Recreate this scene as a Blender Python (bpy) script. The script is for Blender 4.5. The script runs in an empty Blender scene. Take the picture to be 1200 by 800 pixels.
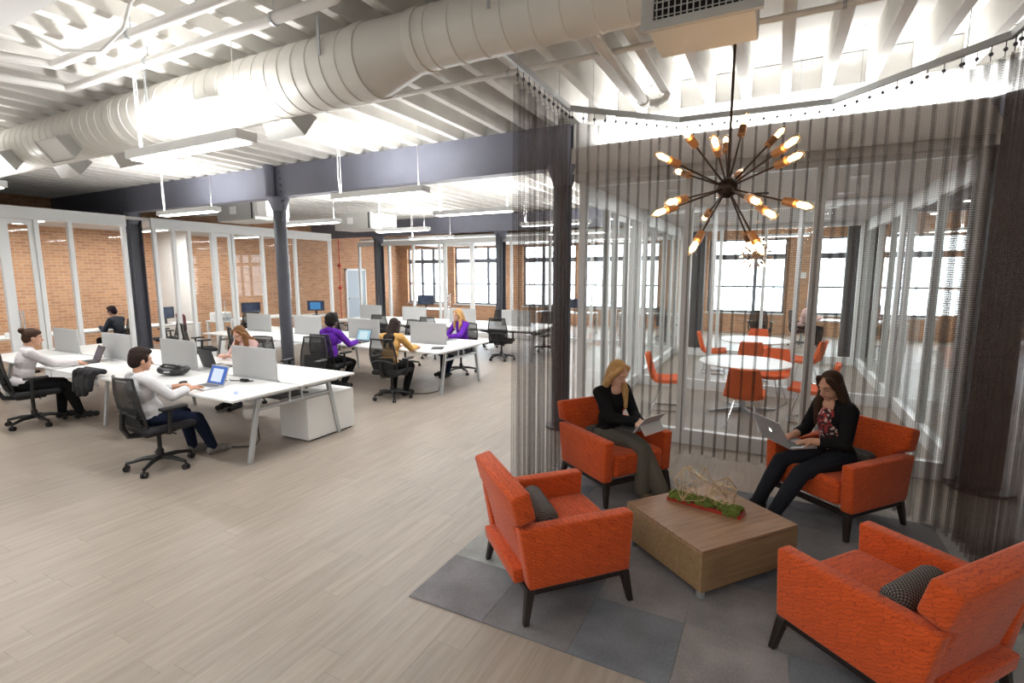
import bpy, bmesh, math, random
from mathutils import Vector, Matrix, Euler
random.seed(7)
R = math.radians
V = Vector
SC = bpy.context.scene
COL = SC.collection

# ------------------------------------------------------------------ camera
CAM_H = 2.0
F_PX, PITCH, YAW, ROLL = 593.54, R(7.581), R(27.296), R(-0.057)
cam_d = bpy.data.cameras.new('camera')
cam_d.sensor_width = 36.0
cam_d.lens = F_PX / 1200.0 * 36.0
cam_d.clip_start = 0.05
cam_d.clip_end = 200
cam = bpy.data.objects.new('camera', cam_d)
COL.objects.link(cam)
_f = V((-math.sin(YAW) * math.cos(PITCH), math.cos(YAW) * math.cos(PITCH), -math.sin(PITCH)))
_r = V((math.cos(YAW), math.sin(YAW), 0))
_u = _r.cross(_f)
_r2 = _r * math.cos(ROLL) + _u * math.sin(ROLL)
_u2 = -_r * math.sin(ROLL) + _u * math.cos(ROLL)
mw = Matrix((( _r2.x, _u2.x, -_f.x, 0), (_r2.y, _u2.y, -_f.y, 0), (_r2.z, _u2.z, -_f.z, CAM_H), (0, 0, 0, 1)))
cam.matrix_world = mw
SC.camera = cam

# ------------------------------------------------------------------ sky, exposure
SC.view_settings.view_transform = 'Standard'
SC.view_settings.look = 'None'
SC.view_settings.gamma = 1.0
SC.view_settings.use_curve_mapping = False
SC.view_settings.exposure = 0.08
wd = bpy.data.worlds.new('daylight')
SC.world = wd
wd.use_nodes = True
bg = wd.node_tree.nodes['Background']
bg.inputs['Color'].default_value = (0.90, 0.95, 1.0, 1)
bg.inputs['Strength'].default_value = 11.0
SC.cycles.transparent_max_bounces = 48

def area(name, loc, size, power, color=(1, 1, 1), up=False, rot=None):
    l = bpy.data.lights.new(name, 'AREA')
    l.shape = 'RECTANGLE'
    l.size, l.size_y = size
    l.energy = power
    l.color = color
    o = bpy.data.objects.new(name, l)
    COL.objects.link(o)
    o.location = loc
    o.rotation_euler = rot if rot else ((math.pi, 0, 0) if up else (0, 0, 0))
    return o

DOWN_W, UP_W = 34.0, 44.0

# ------------------------------------------------------------------ mesh collector
class G:
    def __init__(s):
        s.v = []; s.f = []
    def add(s, vs, fs, m=None):
        n = len(s.v)
        if m is not None:
            vs = [m @ V(p) for p in vs]
        s.v += [tuple(p) for p in vs]
        s.f += [tuple(i + n for i in q) for q in fs]
        return s
    def box(s, x0, y0, z0, x1, y1, z1, m=None):
        v = [(x0,y0,z0),(x1,y0,z0),(x1,y1,z0),(x0,y1,z0),(x0,y0,z1),(x1,y0,z1),(x1,y1,z1),(x0,y1,z1)]
        f = [(0,3,2,1),(4,5,6,7),(0,1,5,4),(1,2,6,5),(2,3,7,6),(3,0,4,7)]
        return s.add(v, f, m)
    def rbox(s, c, size, r, m=None, seg=3):
        h = [a / 2 for a in size]
        r = min([r] + [a * .999 for a in h])
        def vals(a):
            e = [a - r + r * math.tan(math.pi / 4 * k / seg) for k in range(seg + 1)]
            return [-x for x in reversed(e)] + e
        vs = []; idx = {}; fs = []
        def pt(p):
            q = V([max(-(h[i] - r), min(h[i] - r, p[i])) for i in range(3)])
            d = V(p) - q
            if d.length > 1e-9:
                d = d.normalized() * r
            k = tuple(round(t, 6) for t in (q + d))
            if k not in idx:
                idx[k] = len(vs); vs.append(V(c) + q + d)
            return idx[k]
        for ax in range(3):
            b, e = (ax + 1) % 3, (ax + 2) % 3
            vb, ve = vals(h[b]), vals(h[e])
            for sg in (-1, 1):
                for i in range(len(vb) - 1):
                    for j in range(len(ve) - 1):
                        q = []
                        for (ii, jj) in ((i, j), (i + 1, j), (i + 1, j + 1), (i, j + 1)):
                            p = [0, 0, 0]; p[ax] = sg * h[ax]; p[b] = vb[ii]; p[e] = ve[jj]
                            q.append(pt(p))
                        if sg < 0: q.reverse()
                        q2 = []
                        for t in q:
                            if t not in q2: q2.append(t)
                        if len(q2) > 2: fs.append(tuple(q2))
        return s.add(vs, fs, m)
    def cyl(s, p0, p1, r0, r1=None, n=12, m=None, caps=True):
        r1 = r0 if r1 is None else r1
        p0, p1 = V(p0), V(p1)
        d = (p1 - p0).normalized()
        a = d.orthogonal().normalized(); b = d.cross(a)
        vs = []
        for (p, r) in ((p0, r0), (p1, r1)):
            for k in range(n):
                t = 2 * math.pi * k / n
                vs.append(p + a * math.cos(t) * r + b * math.sin(t) * r)
        fs = [(k, (k + 1) % n, n + (k + 1) % n, n + k) for k in range(n)]
        if caps:
            fs.append(tuple(reversed(range(n)))); fs.append(tuple(range(n, 2 * n)))
        return s.add(vs, fs, m)
    def tube(s, pts, r, n=8, m=None):
        pts = [V(p) for p in pts]
        rs = r if isinstance(r, (list, tuple)) else [r] * len(pts)
        vs = []; fs = []
        a = None
        for i, p in enumerate(pts):
            t = (pts[min(i + 1, len(pts) - 1)] - pts[max(i - 1, 0)]).normalized()
            if a is None: a = t.orthogonal().normalized()
            a = (a - t * a.dot(t)).normalized()
            b = t.cross(a)
            for k in range(n):
                w = 2 * math.pi * k / n
                vs.append(p + (a * math.cos(w) + b * math.sin(w)) * rs[i])
        for i in range(len(pts) - 1):
            for k in range(n):
                fs.append((i * n + k, i * n + (k + 1) % n, (i + 1) * n + (k + 1) % n, (i + 1) * n + k))
        fs.append(tuple(reversed(range(n)))); fs.append(tuple(range((len(pts) - 1) * n, len(pts) * n)))
        return s.add(vs, fs, m)
    def lathe(s, prof, c=(0, 0, 0), n=20, m=None):
        vs = []; fs = []
        for (r, z) in prof:
            for k in range(n):
                t = 2 * math.pi * k / n
                vs.append((c[0] + r * math.cos(t), c[1] + r * math.sin(t), c[2] + z))
        for i in range(len(prof) - 1):
            for k in range(n):
                fs.append((i * n + k, i * n + (k + 1) % n, (i + 1) * n + (k + 1) % n, (i + 1) * n + k))
        fs.append(tuple(reversed(range(n)))); fs.append(tuple(range((len(prof) - 1) * n, len(prof) * n)))
        return s.add(vs, fs, m)
    def ell(s, c, rad, rot=None, n=14, k=9):
        vs = []; fs = []
        c = V(c)
        for i in range(k + 1):
            ph = math.pi * i / k
            for j in range(n):
                th = 2 * math.pi * j / n
                p = V((rad[0] * math.sin(ph) * math.cos(th), rad[1] * math.sin(ph) * math.sin(th), rad[2] * math.cos(ph)))
                if rot is not None: p = rot @ p
                vs.append(c + p)
        for i in range(k):
            for j in range(n):
                q = (i * n + j, (i + 1) * n + j, (i + 1) * n + (j + 1) % n, i * n + (j + 1) % n)
                fs.append(q)
        return s.add(vs, fs)
    def cap(s, p0, p1, r0, r1=None):
        r1 = r0 if r1 is None else r1
        # one closed surface: two hemispheres joined by a cone
        p0, p1 = V(p0), V(p1)
        d = p1 - p0
        d = d.normalized() if d.length > 1e-6 else V((0, 0, 1))
        a = d.orthogonal().normalized(); b = d.cross(a)
        n, k = 12, 4
        vs = [p0 - d * r0]; fs = []
        rings = [(p0, r0, -math.pi / 2 * (1 - i / k)) for i in range(1, k + 1)] + [(p1, r1, math.pi / 2 * i / k) for i in range(k)]
        for (p, r, t) in rings:
            for j in range(n):
                w = 2 * math.pi * j / n
                vs.append(p + d * (r * math.sin(t)) + (a * math.cos(w) + b * math.sin(w)) * (r * math.cos(t)))
        vs.append(p1 + d * r1)
        m = len(rings)
        for j in range(n): fs.append((0, 1 + (j + 1) % n, 1 + j))
        for i in range(m - 1):
            for j in range(n):
                q = 1 + i * n
                fs.append((q + j, q + (j + 1) % n, q + n + (j + 1) % n, q + n + j))
        q = 1 + (m - 1) * n
        for j in range(n): fs.append((q + j, q + (j + 1) % n, len(vs) - 1))
        return s.add(vs, fs)
    def prism(s, pts2, axis, a0, a1, m=None):
        """pts2: outline in the two other axes, extruded along axis from a0 to a1"""
        n = len(pts2); vs = []
        for a in (a0, a1):
            for (p, q) in pts2:
                vs.append((a, p, q) if axis == 0 else ((p, a, q) if axis == 1 else (p, q, a)))
        fs = [(k, (k + 1) % n, n + (k + 1) % n, n + k) for k in range(n)]
        fs.append(tuple(reversed(range(n)))); fs.append(tuple(range(n, 2 * n)))
        return s.add(vs, fs, m)
    def mesh(s, name, smooth=False, bevel=0, seg=2, fix=True):
        me = bpy.data.meshes.new(name)
        me.from_pydata(s.v, [], s.f)
        if fix or bevel:
            bm = bmesh.new(); bm.from_mesh(me)
            if bevel:
                bmesh.ops.remove_doubles(bm, verts=bm.verts, dist=1e-5)
                bmesh.ops.recalc_face_normals(bm, faces=bm.faces)
                es = [e for e in bm.edges if len(e.link_faces) == 2 and e.calc_face_angle(0) > 0.5]
                bmesh.ops.bevel(bm, geom=es, offset=bevel, segments=seg, profile=0.5, affect='EDGES', clamp_overlap=True)
            bmesh.ops.recalc_face_normals(bm, faces=bm.faces)
            bm.to_mesh(me); bm.free()
        if smooth:
            me.polygons.foreach_set('use_smooth', [True] * len(me.polygons))
            if smooth == 'auto':
                try: me.set_sharp_from_angle(angle=R(40))
                except Exception: pass
        return me
    def build(s, name, mat, parent=None, smooth=False, bevel=0, seg=2, fix=True):
        return link(name, s.mesh(name, smooth, bevel, seg, fix), mat, parent)

def link(name, me, mat=None, parent=None):
    if mat is not None and len(me.materials) == 0: me.materials.append(mat)
    o = bpy.data.objects.new(name, me)
    COL.objects.link(o)
    if parent is not None: o.parent = parent
    return o
def tag(o, label=None, cat=None, group=None, kind=None):
    if label: o['label'] = label
    if cat: o['category'] = cat
    if group: o['group'] = group
    if kind: o['kind'] = kind
    return o
def thing(name, label, cat, loc=(0, 0, 0), rz=0, group=None):
    o = bpy.data.objects.new(name, None)
    o.empty_display_size = .1
    COL.objects.link(o)
    o.location = loc; o.rotation_euler = (0, 0, rz)
    return tag(o, label, cat, group)
def struct(name, loc=(0, 0, 0)):
    o = bpy.data.objects.new(name, None); COL.objects.link(o); o.location = loc; o['kind'] = 'structure'
    return o
def kids(o): return [c for c in bpy.data.objects if c.parent == o]
KIDS = {}
def copy_tree(o, parent=None):
    c = o.copy(); COL.objects.link(c); c.parent = parent
    for ch in o.children: copy_tree(ch, c)
    return c

# ------------------------------------------------------------------ materials
MATS = {}
def newmat(name):
    m = bpy.data.materials.new(name); m.use_nodes = True
    MATS[name] = m
    nt = m.node_tree
    return m, nt, nt.nodes['Principled BSDF']
def N(nt, t, **kw):
    n = nt.nodes.new(t)
    for k, v in kw.items():
        if k in ('i',):
            for kk, vv in v.items(): n.inputs[kk].default_value = vv
        else: setattr(n, k, v)
    return n
def c4(c): return (c[0], c[1], c[2], 1)
def mat(name, col, rough=.5, metal=0., spec=.5, noise=0., nscale=8., bump=0., bscale=60., emit=None, estr=0., coat=0.):
    m, nt, p = newmat(name)
    p.inputs['Base Color'].default_value = c4(col)
    p.inputs['Roughness'].default_value = rough
    p.inputs['Metallic'].default_value = metal
    p.inputs['Specular IOR Level'].default_value = spec
    if coat: p.inputs['Coat Weight'].default_value = coat
    if emit:
        p.inputs['Emission Color'].default_value = c4(emit); p.inputs['Emission Strength'].default_value = estr
    if noise or bump:
        tc = N(nt, 'ShaderNodeTexCoord')
    if noise:
        nz = N(nt, 'ShaderNodeTexNoise', i={'Scale': nscale, 'Detail': 4.0})
        nt.links.new(tc.outputs['Object'], nz.inputs['Vector'])
        mx = N(nt, 'ShaderNodeMix', data_type='RGBA')
        mx.inputs[6].default_value = c4([max(0, a * (1 - noise)) for a in col])
        mx.inputs[7].default_value = c4([min(1, a * (1 + noise)) for a in col])
        nt.links.new(nz.outputs['Fac'], mx.inputs[0])
        nt.links.new(mx.outputs[2], p.inputs['Base Color'])
    if bump:
        nb = N(nt, 'ShaderNodeTexNoise', i={'Scale': bscale, 'Detail': 3.0})
        nt.links.new(tc.outputs['Object'], nb.inputs['Vector'])
        bp = N(nt, 'ShaderNodeBump', i={'Strength': bump, 'Distance': .004})
        nt.links.new(nb.outputs['Fac'], bp.inputs['Height'])
        nt.links.new(bp.outputs['Normal'], p.inputs['Normal'])
    return m

white_paint = mat('white_paint', (.80, .80, .78), .6, noise=.03, nscale=3)
ceil_white = mat('ceiling_white', (.78, .77, .74), .75, noise=.07, nscale=2.2)
joist_mat = mat('joist_paint', (.72, .70, .66), .7, noise=.14, nscale=4, bump=.25, bscale=14)
taupe = mat('taupe_soffit', (.50, .46, .43), .8, noise=.03)
plaster = mat('plaster_ceiling', (.62, .60, .58), .85, noise=.03)
frame_white = mat('white_frame', (.80, .81, .81), .4)
steel_dark = mat('steel_slate', (.072, .075, .092), .45, noise=.15, nscale=6)
girder_mat = mat('girder_slate', (.165, .17, .215), .5, noise=.10, nscale=3)
duct_mat = mat('duct_paint', (.68, .66, .61), .42, noise=.05, nscale=5)
pipe_mat = mat('pipe_paint', (.76, .75, .72), .5)
silver = mat('silver_metal', (.52, .54, .56), .35, .6)
chrome = mat('chrome', (.75, .75, .76), .15, 1.)
black_plastic = mat('black_plastic', (.012, .012, .013), .45)
black_fabric = mat('black_fabric', (.015, .015, .017), .9, bump=.3, bscale=300)
desk_white = mat('white_laminate', (.83, .83, .81), .35)
screen_grey = mat('grey_screen', (.40, .40, .40), .7, noise=.03)
dark_wood = mat('espresso_wood', (.018, .012, .010), .4, noise=.3, nscale=12)
dark_gap = mat('dark_gap', (.03, .028, .026), .9)
red_tray = mat('red_tray', (.35, .03, .015), .35)
brass = mat('brass_wire', (.62, .45, .27), .35, .7)
copper = mat('aged_copper', (.42, .23, .12), .38, .75)
bronze = mat('dark_bronze', (.06, .035, .025), .4, .7)
orange_shell = mat('orange_upholstery', (.75, .13, .03), .7, bump=.2, bscale=120)
lap_grey = mat('laptop_grey', (.42, .42, .43), .35, .5)
lap_dark = mat('laptop_dark', (.03, .03, .035), .4)
tab_grey = mat('tablet_grey', (.52, .50, .50), .45, .2)
paper_white = mat('paper_white', (.85, .85, .84), .8)
grey_unit = mat('grey_sheet_metal', (.52, .52, .50), .45, .2)
door_blue = mat('door_pale_blue', (.42, .50, .56), .5)
lamp_diff = mat('lamp_diffuser', (.9, .9, .9), .5, emit=(1, .98, .95), estr=9.)
maroon = mat('maroon_cloth', (.16, .025, .045), .9)
red_paint = mat('red_paint', (.6, .03, .02), .5)
dark_void = mat('grille_void', (.02, .02, .02), .9)
emblem_lit = mat('lit_emblem', (.9, .9, .9), .5, emit=(1, 1, 1), estr=1.6)

def glass_mat(name, tint, refl=1.0):
    m = bpy.data.materials.new(name); m.use_nodes = True
    nt = m.node_tree; nt.nodes.clear()
    out = N(nt, 'ShaderNodeOutputMaterial')
    tr = N(nt, 'ShaderNodeBsdfTransparent'); tr.inputs[0].default_value = c4(tint)
    gl = N(nt, 'ShaderNodeBsdfGlossy'); gl.inputs['Roughness'].default_value = .02
    fr = N(nt, 'ShaderNodeFresnel')
    # the same air-to-glass reflectance on both faces of a pane
    ge = N(nt, 'ShaderNodeNewGeometry'); io = N(nt, 'ShaderNodeMath', operation='MULTIPLY_ADD'); io.inputs[1].default_value = 1 / 1.28 - 1.28; io.inputs[2].default_value = 1.28
    nt.links.new(ge.outputs['Backfacing'], io.inputs[0]); nt.links.new(io.outputs[0], fr.inputs['IOR'])
    mx = N(nt, 'ShaderNodeMixShader')
    nt.links.new(fr.outputs[0], mx.inputs[0]); nt.links.new(tr.outputs[0], mx.inputs[1]); nt.links.new(gl.outputs[0], mx.inputs[2])
    nt.links.new(mx.outputs[0], out.inputs[0])
    return m
glass = glass_mat('clear_glass', (.975, .985, .982))
win_glass = glass_mat('window_glass', (.98, .99, 1.0))
bulb_glass = glass_mat('bulb_glass', (1, .93, .82))

def alpha_mat(name, col, rough, dens, metal=0., scale=None, d2=None):
    """open mesh: a fine weave of holes that lets part of the light straight through"""
    m = bpy.data.materials.new(name); m.use_nodes = True
    nt = m.node_tree; p = nt.nodes['Principled BSDF']; out = nt.nodes['Material Output']
    p.inputs['Base Color'].default_value = c4(col); p.inputs['Roughness'].default_value = rough
    p.inputs['Metallic'].default_value = metal
    tr = N(nt, 'ShaderNodeBsdfTransparent')
    mx = N(nt, 'ShaderNodeMixShader'); mx.inputs[0].default_value = dens
    if scale:
        uv = N(nt, 'ShaderNodeUVMap')
        ck = N(nt, 'ShaderNodeTexVoronoi'); ck.inputs['Scale'].default_value = scale; ck.inputs['Randomness'].default_value = 0
        mp = N(nt, 'ShaderNodeMapRange'); mp.inputs['From Min'].default_value = .2; mp.inputs['From Max'].default_value = .6
        mp.inputs['To Min'].default_value = dens; mp.inputs['To Max'].default_value = d2
        nt.links.new(uv.outputs[0], ck.inputs['Vector']); nt.links.new(ck.outputs['Distance'], mp.inputs['Value'])
        nt.links.new(mp.outputs[0], mx.inputs[0])
    nt.links.new(tr.outputs[0], mx.inputs[1]); nt.links.new(p.outputs[0], mx.inputs[2])
    nt.links.new(mx.outputs[0], out.inputs[0])
    return m
curtain_mat = alpha_mat('metal_mesh', (.085, .054, .042), .45, .07, .2, scale=60., d2=.33)
chair_mesh = alpha_mat('chair_mesh', (.012, .012, .013), .7, .80)

def brick_mat():
    m, nt, p = newmat('brick')
    tc = N(nt, 'ShaderNodeTexCoord'); geo = N(nt, 'ShaderNodeNewGeometry')
    sp = N(nt, 'ShaderNodeSeparateXYZ'); nt.links.new(geo.outputs['Position'], sp.inputs[0])
    ad = N(nt, 'ShaderNodeMath', operation='ADD'); nt.links.new(sp.outputs[0], ad.inputs[0]); nt.links.new(sp.outputs[1], ad.inputs[1])
    cb = N(nt, 'ShaderNodeCombineXYZ'); nt.links.new(ad.outputs[0], cb.inputs[0]); nt.links.new(sp.outputs[2], cb.inputs[1])
    bt = N(nt, 'ShaderNodeTexBrick', i={'Scale': 1.0, 'Mortar Size': .007, 'Brick Width': .215, 'Row Height': .075, 'Bias': -.1})
    bt.inputs['Color1'].default_value = (.60, .33, .18, 1); bt.inputs['Color2'].default_value = (.44, .22, .12, 1)
    bt.inputs['Mortar'].default_value = (.60, .48, .37, 1)
    nt.links.new(cb.outputs[0], bt.inputs['Vector'])
    nz = N(nt, 'ShaderNodeTexNoise', i={'Scale': 1.1, 'Detail': 5.0}); nt.links.new(geo.outputs['Position'], nz.inputs['Vector'])
    mx = N(nt, 'ShaderNodeMix', data_type='RGBA', blend_type='MULTIPLY'); mx.inputs[0].default_value = .6
    rp = N(nt, 'ShaderNodeValToRGB'); rp.color_ramp.elements[0].color = (.65, .62, .6, 1); rp.color_ramp.elements[1].color = (1.25, 1.15, 1.05, 1)
    nt.links.new(nz.outputs['Fac'], rp.inputs[0])
    nt.links.new(bt.outputs['Color'], mx.inputs[6]); nt.links.new(rp.outputs[0], mx.inputs[7])
    nt.links.new(mx.outputs[2], p.inputs['Base Color'])
    p.inputs['Roughness'].default_value = .9
    bp = N(nt, 'ShaderNodeBump', i={'Strength': .5, 'Distance': .01}); bp.invert = True
    nt.links.new(bt.outputs['Fac'], bp.inputs['Height']); nt.links.new(bp.outputs['Normal'], p.inputs['Normal'])
    return m
brick = brick_mat()

def rnd_node(nt):
    oi = N(nt, 'ShaderNodeObjectInfo'); ge = N(nt, 'ShaderNodeNewGeometry')
    a = N(nt, 'ShaderNodeMath', operation='ADD'); nt.links.new(oi.outputs['Random'], a.inputs[0]); nt.links.new(ge.outputs['Random Per Island'], a.inputs[1])
    fr = N(nt, 'ShaderNodeMath', operation='FRACT'); nt.links.new(a.outputs[0], fr.inputs[0])
    return fr, ge

def plank_mat():
    m, nt, p = newmat('vinyl_plank')
    fr, ge = rnd_node(nt)
    mul = N(nt, 'ShaderNodeVectorMath', operation='MULTIPLY'); mul.inputs[1].default_value = (26, 1.6, 1)
    nt.links.new(ge.outputs['Position'], mul.inputs[0])
    off = N(nt, 'ShaderNodeVectorMath', operation='ADD')
    cb = N(nt, 'ShaderNodeCombineXYZ'); k = N(nt, 'ShaderNodeMath', operation='MULTIPLY'); k.inputs[1].default_value = 37
    nt.links.new(fr.outputs[0], k.inputs[0]); nt.links.new(k.outputs[0], cb.inputs[1]); nt.links.new(k.outputs[0], cb.inputs[0])
    nt.links.new(mul.outputs[0], off.inputs[0]); nt.links.new(cb.outputs[0], off.inputs[1])
    nz = N(nt, 'ShaderNodeTexNoise', i={'Scale': 1.0, 'Detail': 5.0, 'Roughness': .6}); nt.links.new(off.outputs[0], nz.inputs['Vector'])
    rp = N(nt, 'ShaderNodeValToRGB')
    rp.color_ramp.elements[0].position = .3; rp.color_ramp.elements[0].color = (.262, .220, .182, 1)
    rp.color_ramp.elements[1].position = .72; rp.color_ramp.elements[1].color = (.355, .303, .256, 1)
    nt.links.new(nz.outputs['Fac'], rp.inputs[0])
    hs = N(nt, 'ShaderNodeHueSaturation'); nt.links.new(rp.outputs[0], hs.inputs['Color'])
    mr = N(nt, 'ShaderNodeMapRange'); mr.inputs['To Min'].default_value = .95; mr.inputs['To Max'].default_value = 1.04
    nt.links.new(fr.outputs[0], mr.inputs['Value']); nt.links.new(mr.outputs[0], hs.inputs['Value'])
    nt.links.new(hs.outputs[0], p.inputs['Base Color'])
    p.inputs['Roughness'].default_value = .42
    p.inputs['Specular IOR Level'].default_value = .4
    bp = N(nt, 'ShaderNodeBump', i={'Strength': .08, 'Distance': .002}); nt.links.new(nz.outputs['Fac'], bp.inputs['Height'])
    nt.links.new(bp.outputs['Normal'], p.inputs['Normal'])
    return m
plank_m = plank_mat()

def carpet_mat():
    m, nt, p = newmat('carpet_tile')
    fr, ge = rnd_node(nt)
    rp = N(nt, 'ShaderNodeValToRGB'); cr = rp.color_ramp
    cr.elements[0].color = (.19, .175, .17, 1); cr.elements[1].color = (.33, .345, .335, 1)
    e = cr.elements.new(.33); e.color = (.165, .185, .21, 1)
    e = cr.elements.new(.66); e.color = (.26, .24, .235, 1)
    nt.links.new(fr.outputs[0], rp.inputs[0])
    nz = N(nt, 'ShaderNodeTexNoise', i={'Scale': 3.5, 'Detail': 3.0}); nt.links.new(ge.outputs['Position'], nz.inputs['Vector'])
    n2 = N(nt, 'ShaderNodeTexNoise', i={'Scale': 170., 'Detail': 2.0}); nt.links.new(ge.outputs['Position'], n2.inputs['Vector'])
    mm = N(nt, 'ShaderNodeMath', operation='MULTIPLY_ADD'); mm.inputs[1].default_value = .9; mm.inputs[2].default_value = .55
    nt.links.new(nz.outputs['Fac'], mm.inputs[0])
    m2 = N(nt, 'ShaderNodeMath', operation='MULTIPLY_ADD'); m2.inputs[1].default_value = .8; m2.inputs[2].default_value = -.4
    nt.links.new(n2.outputs['Fac'], m2.inputs[0])
    sm = N(nt, 'ShaderNodeMath', operation='ADD'); nt.links.new(mm.outputs[0], sm.inputs[0]); nt.links.new(m2.outputs[0], sm.inputs[1])
    hs = N(nt, 'ShaderNodeHueSaturation'); nt.links.new(rp.outputs[0], hs.inputs['Color']); nt.links.new(sm.outputs[0], hs.inputs['Value'])
    nt.links.new(hs.outputs[0], p.inputs['Base Color']); p.inputs['Roughness'].default_value = .95
    p.inputs['Specular IOR Level'].default_value = .1
    bp = N(nt, 'ShaderNodeBump', i={'Strength': .5, 'Distance': .004}); nt.links.new(n2.outputs['Fac'], bp.inputs['Height'])
    nt.links.new(bp.outputs['Normal'], p.inputs['Normal'])
    return m
carpet = carpet_mat()

def orange_mat():
    m, nt, p = newmat('orange_woven_fabric')
    tc = N(nt, 'ShaderNodeTexCoord')
    nz = N(nt, 'ShaderNodeTexNoise', i={'Scale': 22., 'Detail': 3.0}); nt.links.new(tc.outputs['Object'], nz.inputs['Vector'])
    va = N(nt, 'ShaderNodeVectorMath', operation='MULTIPLY_ADD'); va.inputs[1].default_value = (.06, .06, .045)
    nt.links.new(nz.outputs['Color'], va.inputs[0]); nt.links.new(tc.outputs['Object'], va.inputs[2])
    sp = N(nt, 'ShaderNodeSeparateXYZ'); nt.links.new(va.outputs[0], sp.inputs[0])
    xy = N(nt, 'ShaderNodeMath', operation='ADD'); nt.links.new(sp.outputs[0], xy.inputs[0]); nt.links.new(sp.outputs[1], xy.inputs[1])
    yz = N(nt, 'ShaderNodeMath', operation='MULTIPLY_ADD'); yz.inputs[1].default_value = .55
    nt.links.new(sp.outputs[1], yz.inputs[0]); nt.links.new(sp.outputs[2], yz.inputs[2])
    cb = N(nt, 'ShaderNodeCombineXYZ'); nt.links.new(xy.outputs[0], cb.inputs[0]); nt.links.new(yz.outputs[0], cb.inputs[1])
    bt = N(nt, 'ShaderNodeTexBrick', i={'Scale': 1., 'Mortar Size': .0022, 'Brick Width': .058, 'Row Height': .021, 'Bias': 0., 'Mortar Smooth': .6})
    bt.offset = .37; bt.squash = 1.5
    bt.inputs['Color1'].default_value = (.62, .092, .016, 1); bt.inputs['Color2'].default_value = (.53, .076, .013, 1)
    bt.inputs['Mortar'].default_value = (.36, .043, .009, 1)
    nt.links.new(cb.outputs[0], bt.inputs['Vector'])
    nt.links.new(bt.outputs['Color'], p.inputs['Base Color'])
    p.inputs['Roughness'].default_value = .85; p.inputs['Specular IOR Level'].default_value = .2
    p.inputs['Sheen Weight'].default_value = .15
    bp = N(nt, 'ShaderNodeBump', i={'Strength': .35, 'Distance': .003}); bp.invert = True
    nt.links.new(bt.outputs['Fac'], bp.inputs['Height']); nt.links.new(bp.outputs['Normal'], p.inputs['Normal'])
    return m
orange_fabric = orange_mat()

def bolster_mat():
    m, nt, p = newmat('dotted_weave')
    tc = N(nt, 'ShaderNodeTexCoord')
    uv = N(nt, 'ShaderNodeUVMap')
    ck = N(nt, 'ShaderNodeTexChecker', i={'Scale': 85.}); nt.links.new(uv.outputs[0], ck.inputs['Vector'])
    ck.inputs['Color1'].default_value = (.016, .015, .017, 1); ck.inputs['Color2'].default_value = (.17, .155, .14, 1)
    nt.links.new(ck.outputs['Color'], p.inputs['Base Color']); p.inputs['Roughness'].default_value = .9
    return m
bolster_m = bolster_mat()

def wood_mat(name, c0, c1, axis):
    m, nt, p = newmat(name)
    tc = N(nt, 'ShaderNodeTexCoord')
    mp = N(nt, 'ShaderNodeVectorMath', operation='MULTIPLY'); s = [40, 40, 40]; s[axis] = 2.2
    mp.inputs[1].default_value = s
    nt.links.new(tc.outputs['Object'], mp.inputs[0])
    nz = N(nt, 'ShaderNodeTexNoise', i={'Scale': 1., 'Detail': 5., 'Distortion': .6}); nt.links.new(mp.outputs[0], nz.inputs['Vector'])
    rp = N(nt, 'ShaderNodeValToRGB'); rp.color_ramp.elements[0].position = .3; rp.color_ramp.elements[1].position = .75
    rp.color_ramp.elements[0].color = c4(c0); rp.color_ramp.elements[1].color = c4(c1)
    nt.links.new(nz.outputs['Fac'], rp.inputs[0]); nt.links.new(rp.outputs[0], p.inputs['Base Color'])
    p.inputs['Roughness'].default_value = .38
    return m
walnut = wood_mat('walnut_veneer', (.22, .12, .066), (.38, .225, .13), 0)

def floral_mat():
    m, nt, p = newmat('red_floral_print')
    tc = N(nt, 'ShaderNodeTexCoord')
    vo = N(nt, 'ShaderNodeTexVoronoi', i={'Scale': 55.}); nt.links.new(tc.outputs['Object'], vo.inputs['Vector'])
    rp = N(nt, 'ShaderNodeValToRGB'); cr = rp.color_ramp; cr.interpolation = 'CONSTANT'
    cr.elements[0].color = (.025, .01, .012, 1); cr.elements[1].position = .55; cr.elements[1].color = (.30, .03, .03, 1)
    e = cr.elements.new(.85); e.color = (.55, .40, .36, 1)
    sp = N(nt, 'ShaderNodeSeparateColor'); nt.links.new(vo.outputs['Color'], sp.inputs[0])
    nt.links.new(sp.outputs[0], rp.inputs[0]); nt.links.new(rp.outputs[0], p.inputs['Base Color']); p.inputs['Roughness'].default_value = .9
    return m
floral = floral_mat()
moss_m = mat('moss', (.115, .15, .022), .95, noise=.55, nscale=60)

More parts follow.
